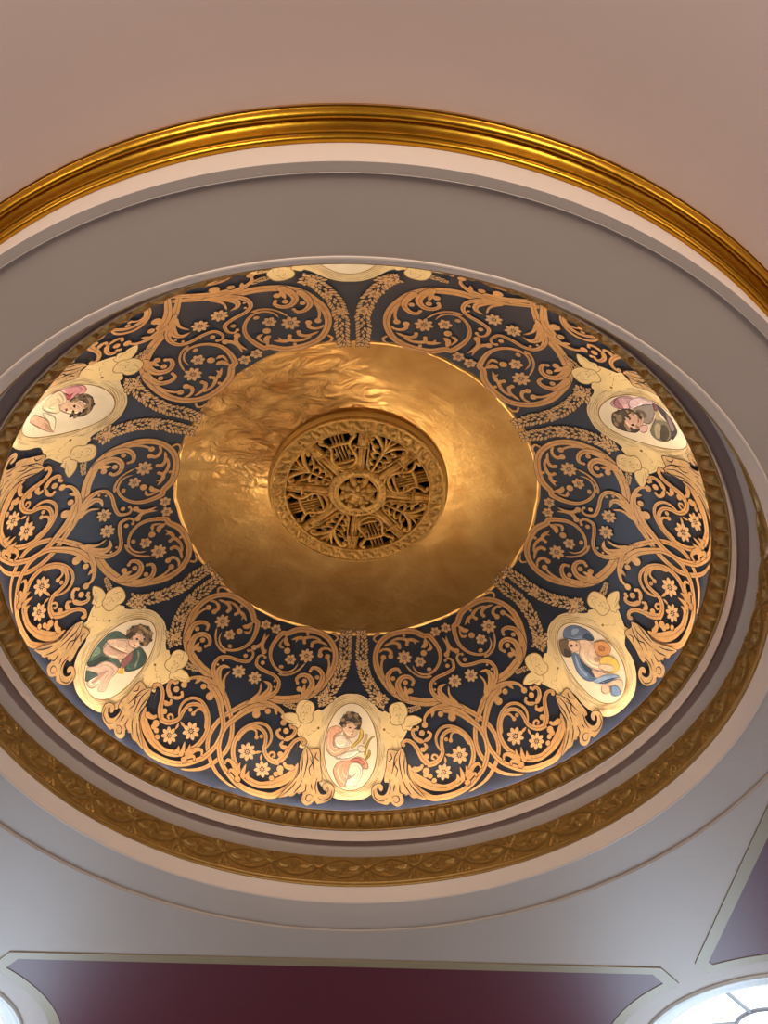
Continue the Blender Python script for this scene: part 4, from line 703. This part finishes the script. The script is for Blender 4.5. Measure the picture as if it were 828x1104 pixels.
RNAME={'skin':'painted_skin','robe':'painted_drapery','hair':'painted_hair','shade':'painted_contour','eye':'painted_eye','mouth':'painted_mouth','nose':'painted_nose','bow':'painted_bow','orange_fruit':'painted_fruit','fruit':'painted_fruit','horn':'painted_pipe','horn_bell':'painted_pipe_bell','lute':'painted_lute','lute_neck':'painted_lute_neck'}
for k in range(6):
    if k==3: PWARP=1.19; e=make_medallion(); PWARP=1.0
    else: e=base if k==5 else copy_tree(base)
    az=med_axis(k); move(e,AX0,66.8); inv=inv_of(e)
    tag(e,MLAB[k],'painted medallion','oval cherub medallions round the dome')
    if PKEY[k]:
        grk=[c for c in e.children if c.name.startswith('portrait_ground')][0]
        for i,(part,col,pts) in enumerate(PORTRAITS[PKEY[k]]):
            P=Paint(); q=smooth_closed([ov(u,v) for u,v in pts],2); P.poly('g',q,.0104+i*.00025,.8)
            if part in('skin','robe','hair','fruit','orange_fruit','lute','bow','horn'):
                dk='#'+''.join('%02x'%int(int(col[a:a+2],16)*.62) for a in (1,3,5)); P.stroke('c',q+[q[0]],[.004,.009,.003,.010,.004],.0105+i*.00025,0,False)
            if part in('skin','robe') and len(pts)>7:
                mx_=sum(p[0] for p in pts)/len(pts); my_=sum(p[1] for p in pts)/len(pts); h_=len(pts)//2
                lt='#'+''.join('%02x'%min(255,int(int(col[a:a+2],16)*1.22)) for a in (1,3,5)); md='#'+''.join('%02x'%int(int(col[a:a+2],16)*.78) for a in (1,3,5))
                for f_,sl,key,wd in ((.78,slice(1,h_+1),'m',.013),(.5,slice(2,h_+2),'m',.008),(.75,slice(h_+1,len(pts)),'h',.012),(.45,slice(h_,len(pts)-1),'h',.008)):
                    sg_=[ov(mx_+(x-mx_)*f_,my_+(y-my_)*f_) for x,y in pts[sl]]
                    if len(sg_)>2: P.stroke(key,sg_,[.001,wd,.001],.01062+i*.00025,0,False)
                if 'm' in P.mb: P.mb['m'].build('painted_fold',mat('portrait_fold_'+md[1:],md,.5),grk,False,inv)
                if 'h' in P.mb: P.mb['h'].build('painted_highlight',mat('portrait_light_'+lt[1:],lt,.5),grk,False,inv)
            if part=='hair' and len(pts)>9 and k!=1:
                rn=random.Random(i); cxm=sum(p[0] for p in pts)/len(pts); cym=sum(p[1] for p in pts)/len(pts)
                for j in range(26):
                    a_,b_=rn.sample(pts,2); t_=rn.uniform(0,.45); uu,vv=pts[j%len(pts)]; x_=uu+(cxm-uu)*t_*.5; y_=vv+(cym-vv)*t_*.5
                    rr_=rn.uniform(.012,.022); P.blob('k' if j%2 else 'l',ov(x_,y_),circle(rr_,9,rn.uniform(.6,1)),.0106+i*.00025+j*.00002)
                P.mb['k'].build('dark_curls',mat('portrait_curl_dark','#3a2a1a',.5),grk,False,inv); P.mb['l'].build('light_curls',mat('portrait_curl_light','#8d6d44',.5),grk,False,inv)
            gg=P.mb['g'].build(RNAME[part],mat('portrait_'+col[1:],col,.5,var=.3,vscale=16,dist=2.5),grk,False,inv)
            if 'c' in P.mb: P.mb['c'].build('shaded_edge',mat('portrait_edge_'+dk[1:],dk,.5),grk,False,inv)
    move(e,az,66.8)
# ============================================================ GILDED DISC
RD=1.386
def gh(r): return 7.6365+.276*(1-(r/1.3871)**2)
e=empty('gilded_disc',(0,0,gh(RD))); tag(e,'large round gold leaf disc at the centre of the dome, wrinkled near the grille','ceiling disc')
m=bpy.data.materials.new('gold_leaf_disc'); m.use_nodes=True; nt=m.node_tree; b=nt.nodes['Principled BSDF']
b.inputs['Metallic'].default_value=.85; b.inputs['Roughness'].default_value=.29
tc=nt.nodes.new('ShaderNodeTexCoord')
def noise(sc,det,dist,mapscale=None):
    n=nt.nodes.new('ShaderNodeTexNoise'); n.inputs['Scale'].default_value=sc; n.inputs['Detail'].default_value=det; n.inputs['Distortion'].default_value=dist
    if mapscale:
        mp=nt.nodes.new('ShaderNodeMapping'); mp.inputs['Scale'].default_value=mapscale; nt.links.new(tc.outputs['Object'],mp.inputs['Vector']); nt.links.new(mp.outputs['Vector'],n.inputs['Vector'])
    else: nt.links.new(tc.outputs['Object'],n.inputs['Vector'])
    return n
n1=noise(3.5,8,.6); rmp=nt.nodes.new('ShaderNodeValToRGB'); rmp.color_ramp.elements[0].position=.3; rmp.color_ramp.elements[1].position=.7
rmp.color_ramp.elements[0].color=srgb('#bb8642'); rmp.color_ramp.elements[1].color=srgb('#dcaa60'); nt.links.new(n1.outputs['Fac'],rmp.inputs['Fac']); nt.links.new(rmp.outputs['Color'],b.inputs['Base Color'])
n2=noise(5,10,1.2,(1,1.6,1)); n3=noise(38,3,0)
# crumpled leaf: stronger where the leaf is wrinkled, up and left of the grille
geo=nt.nodes.new('ShaderNodeVectorMath'); geo.operation='DISTANCE'; geo.inputs[1].default_value=(-.62,-.72,.15); nt.links.new(tc.outputs['Object'],geo.inputs[0])
mr=nt.nodes.new('ShaderNodeMapRange'); mr.inputs[1].default_value=.25; mr.inputs[2].default_value=.85; mr.inputs[3].default_value=.9; mr.inputs[4].default_value=.05; nt.links.new(geo.outputs['Value'],mr.inputs[0])
b1=nt.nodes.new('ShaderNodeBump'); b1.inputs['Distance'].default_value=.09; nt.links.new(n2.outputs['Fac'],b1.inputs['Height']); nt.links.new(mr.outputs[0],b1.inputs['Strength'])
b2=nt.nodes.new('ShaderNodeBump'); b2.inputs['Distance'].default_value=.004; b2.inputs['Strength'].default_value=.3; nt.links.new(n3.outputs['Fac'],b2.inputs['Height']); nt.links.new(b1.outputs['Normal'],b2.inputs['Normal']); nt.links.new(b2.outputs['Normal'],b.inputs['Normal'])
DISCM=m
rnd=random.Random(5)
m=MB(); P=[]
ph=[rnd.uniform(0,6.28) for _ in range(6)]
for i in range(240):
    a=2*PI*i/240; row=[]
    ed=RD+.006*math.sin(7*a+ph[0])+.004*math.sin(17*a+ph[1])+.003*math.sin(41*a+ph[2])
    for j in range(30):
        r=.655+(ed-.655)*j/29; z=gh(r)
        row.append((r*math.cos(a),r*math.sin(a),z-gh(RD)-.0))
    row.append((ed*1.003*math.cos(a),ed*1.003*math.sin(a),.006)); P.append(row)
m.grid(P,closed_u=True); m.build('leaf_surface',DISCM,e)
# ============================================================ GRILLE
GR=.684; GZ=7.787
gz=empty('ceiling_grille',(0,0,GZ),R(3)); tag(gz,'round openwork gilt grille with lyres and leaf scrolls at the dome centre','grille')
def ring(prof,n=128): return MB().lathe(prof,n)
# collar and carved outer ring
ring([(GR-.004,0.0),(GR,.012),(.70,.03),(.705,.10),(.712,.16)]).build('collar',COLLAR,gz)
NR=576; prof=[]
m=MB(); P=[]
for i in range(NR):
    a=2*PI*i/NR; row=[]
    for j in range(25):
        t=j/24; r=.555+(GR-.555)*t
        z=-.012
        if t<.12: z-=.010*math.sqrt(max(0,1-((t-.06)/.06)**2))
        elif t>.86: z-=.012*math.sqrt(max(0,1-((t-.93)/.07)**2))
        else:
            u=(t-.12)/.74; ce=(a*36/(2*PI))%1.0-.5; e1=max(0,1-((ce+(u-.5)*.5)/.20)**2-((u-.45)/.42)**2); e2=max(0,1-((abs(ce)-.42)/.13)**2-((u-.7)/.25)**2); e3=max(0,1-((abs(ce)-.36)/.12)**2-((u-.2)/.2)**2)
            z-=.024*max(math.sqrt(e1),.8*math.sqrt(e2),.7*math.sqrt(e3))-.004*math.exp(-(ce/.03)**2)
        row.append((r*math.cos(a),r*math.sin(a),z))
    row=[(row[0][0],row[0][1],.03)]+row+[(row[-1][0],row[-1][1],.02)]
    P.append(row)
m.grid(P,closed_u=True); m.build('carved_rim',GILTG,gz)
m=MB(); m.add([(0,0,.12)]+[(.70*math.cos(2*PI*i/96),.70*math.sin(2*PI*i/96),.12) for i in range(96)],[(0,1+(i+1)%96,1+i) for i in range(96)]); m.build('dark_backing',BLACK,gz,False)
# relief strokes on the grille plane: rounded bars
def bar(m,pts,ws,z=0.0,th=.022,dome=True):
    C=[]; P_=[np.array(p,float) for p in pts]; P_=[2*P_[0]-P_[1]]+P_+[2*P_[-1]-P_[-2]]
    for i in range(1,len(P_)-2):
        n=5 if len(pts)>2 else 2
        for j in range(n):
            t=j/n; a,b,c,d=P_[i-1:i+3]; C.append(.5*((2*b)+(-a+c)*t+(2*a-5*b+4*c-d)*t*t+(-a+3*b-3*c+d)*t**3))
    C.append(P_[-2]); rows=[]
    for i,c in enumerate(C):
        t=i/(len(C)-1)*(len(ws)-1); k=min(int(t),len(ws)-2); w_=(ws[k]+(ws[k+1]-ws[k])*(t-k))/2
        d=C[min(i+1,len(C)-1)]-C[max(i-1,0)]; d=d/max(1e-9,np.hypot(*d)); nn=np.array((-d[1],d[0]))
        row=[]
        for q,hz in ((-1,th),(-1,0),(-.55,-.008),(0,-.011),(.55,-.008),(1,0),(1,th)):
            v=c+nn*w_*q; row.append((v[0],v[1],z+hz*(min(1,w_/.012) if hz<0 else 1)))
        rows.append(row)
    m.grid(rows); n=len(m.v); k=7
    m.f.append(tuple(range(n-k,n))); m.f.append(tuple(range(n-k*len(rows),n-k*len(rows)+k))[::-1])
def knob(m,x,y,r,z=0,h=.016):
    P=[[(x+r*math.cos(b)*math.cos(a),y+r*math.cos(b)*math.sin(a),z-h*math.sin(b)) for b in (0,.4,.8,1.2,1.5)] for a in [2*PI*i/12 for i in range(12)]]
    m.grid(P,closed_u=True)
def rot(pts,a): c,s=math.cos(a),math.sin(a); return [(x*c-y*s,x*s+y*c) for x,y in pts]
for k in range(8):
    a=R(45*k); m=MB()
    bar(m,rot([(.215,0),(.42,0)],a),[.05,.062]); bar(m,rot([(.205,0),(.44,0)],a),[.012,.02],z=-.008)
    bar(m,rot([(.42,0),(.57,0)],a),[.085,.075],z=-.002); bar(m,rot([(.44,-.022),(.55,-.018)],a),[.014,.014],z=-.012); bar(m,rot([(.44,.022),(.55,.018)],a),[.014,.014],z=-.012)
    bar(m,rot([(.43,-.045),(.43,.045)],a),[.02,.02],z=-.010); knob(m,*rot([(.5,0)],a)[0],.016,-.012)
    o=m.build('spoke',GILTG,gz)
for k in range(4):
    a=R(90*k+22.5+45)     # lyres
    m=MB()
    def L(pts,ws,**kw):
        bar(m,rot([(x,y) for x,y in pts],a),ws,**kw)
    for sg in (-1,1):
        L([(.245,0),(.262,sg*.055),(.315,sg*.092),(.375,sg*.088),(.43,sg*.072),(.475,sg*.095),(.505,sg*.135),(.535,sg*.128)],[.022,.026,.032,.026,.024,.024,.03,.02])
        knob(m,*rot([(.53,sg*.118)],a)[0],.018); L([(.375,sg*.088),(.40,sg*.115),(.425,sg*.11),(.42,sg*.09)],[.016,.016,.014]); 
        L([(.345,sg*.09),(.36,sg*.055),(.39,sg*.05)],[.018,.016,.012]); knob(m,*rot([(.388,sg*.056)],a)[0],.014)
        L([(.225,sg*.03),(.245,sg*.07),(.29,sg*.10)],[.016,.018,.012])
    for y in (-.036,-.012,.012,.036): L([(.315,y),(.565,y*1.25)],[.011,.012])
    L([(.305,-.078),(.298,0),(.305,.078)],[.022,.024,.022]); L([(.455,-.085),(.462,0),(.455,.085)],[.024,.026,.024]); L([(.268,-.05),(.26,0),(.268,.05)],[.014,.014])
    m.build('lyre',GILTG,gz)
    a=R(90*k+22.5); m=MB()     # leaf scroll
    L([(.22,0),(.40,0),(.56,0)],[.02,.022,.026,.012])
    for sg in (-1,1):
        L([(.40,0),(.46,sg*.03),(.51,sg*.085),(.53,sg*.135),(.50,sg*.155),(.485,sg*.13)],[.018,.03,.034,.03,.02]); knob(m,*rot([(.492,sg*.135)],a)[0],.018)
        L([(.42,0),(.50,sg*.02),(.56,sg*.055)],[.014,.024,.01])
        for j,(x,w_) in enumerate(((.25,.050),(.305,.064),(.36,.078),(.415,.092))):
            L([(x-.02,sg*.004),(x-.012,sg*w_*.6),(x+.012,sg*w_),(x+.03,sg*w_*.9),(x+.028,sg*w_*.55)],[.012,.022,.024,.016]); knob(m,*rot([(x+.022,sg*w_*.8)],a)[0],.011)
        L([(.24,sg*.05),(.33,sg*.085),(.42,sg*.125),(.46,sg*.15)],[.014,.016,.014,.01]); L([(.44,sg*.10),(.46,sg*.135),(.445,sg*.16)],[.014,.02,.012])
    m.build('leaf_scroll',GILTG,gz)
m=MB(); m.lathe([(.148,.03),(.148,-.004),(.155,-.014),(.163,-.006),(.17,-.004),(.19,-.018),(.205,-.020),(.22,-.012),(.228,-.002),(.232,.03)],96)
for i in range(32): knob(m,.197*math.cos(2*PI*i/32),.197*math.sin(2*PI*i/32),.014,-.012,.012)
m.build('hub_ring',GILTG,gz)
m=MB()
for i in range(8):
    a=2*PI*i/8+.39; bar(m,rot([(.03,0),(.085,.0),(.136,0)],a),[.03,.062,.044],z=-.002); knob(m,.128*math.cos(a),.128*math.sin(a),.026,-.008,.018)
    knob(m,.112*math.cos(a+.39),.112*math.sin(a+.39),.017,-.002)
for i in range(8):
    a=2*PI*i/8; bar(m,rot([(.01,0),(.045,0),(.08,0)],a),[.02,.042,.024],z=-.018); knob(m,.075*math.cos(a),.075*math.sin(a),.015,-.024)
knob(m,0,0,.030,-.026,.022); m.build('rosette',GILTG,gz)
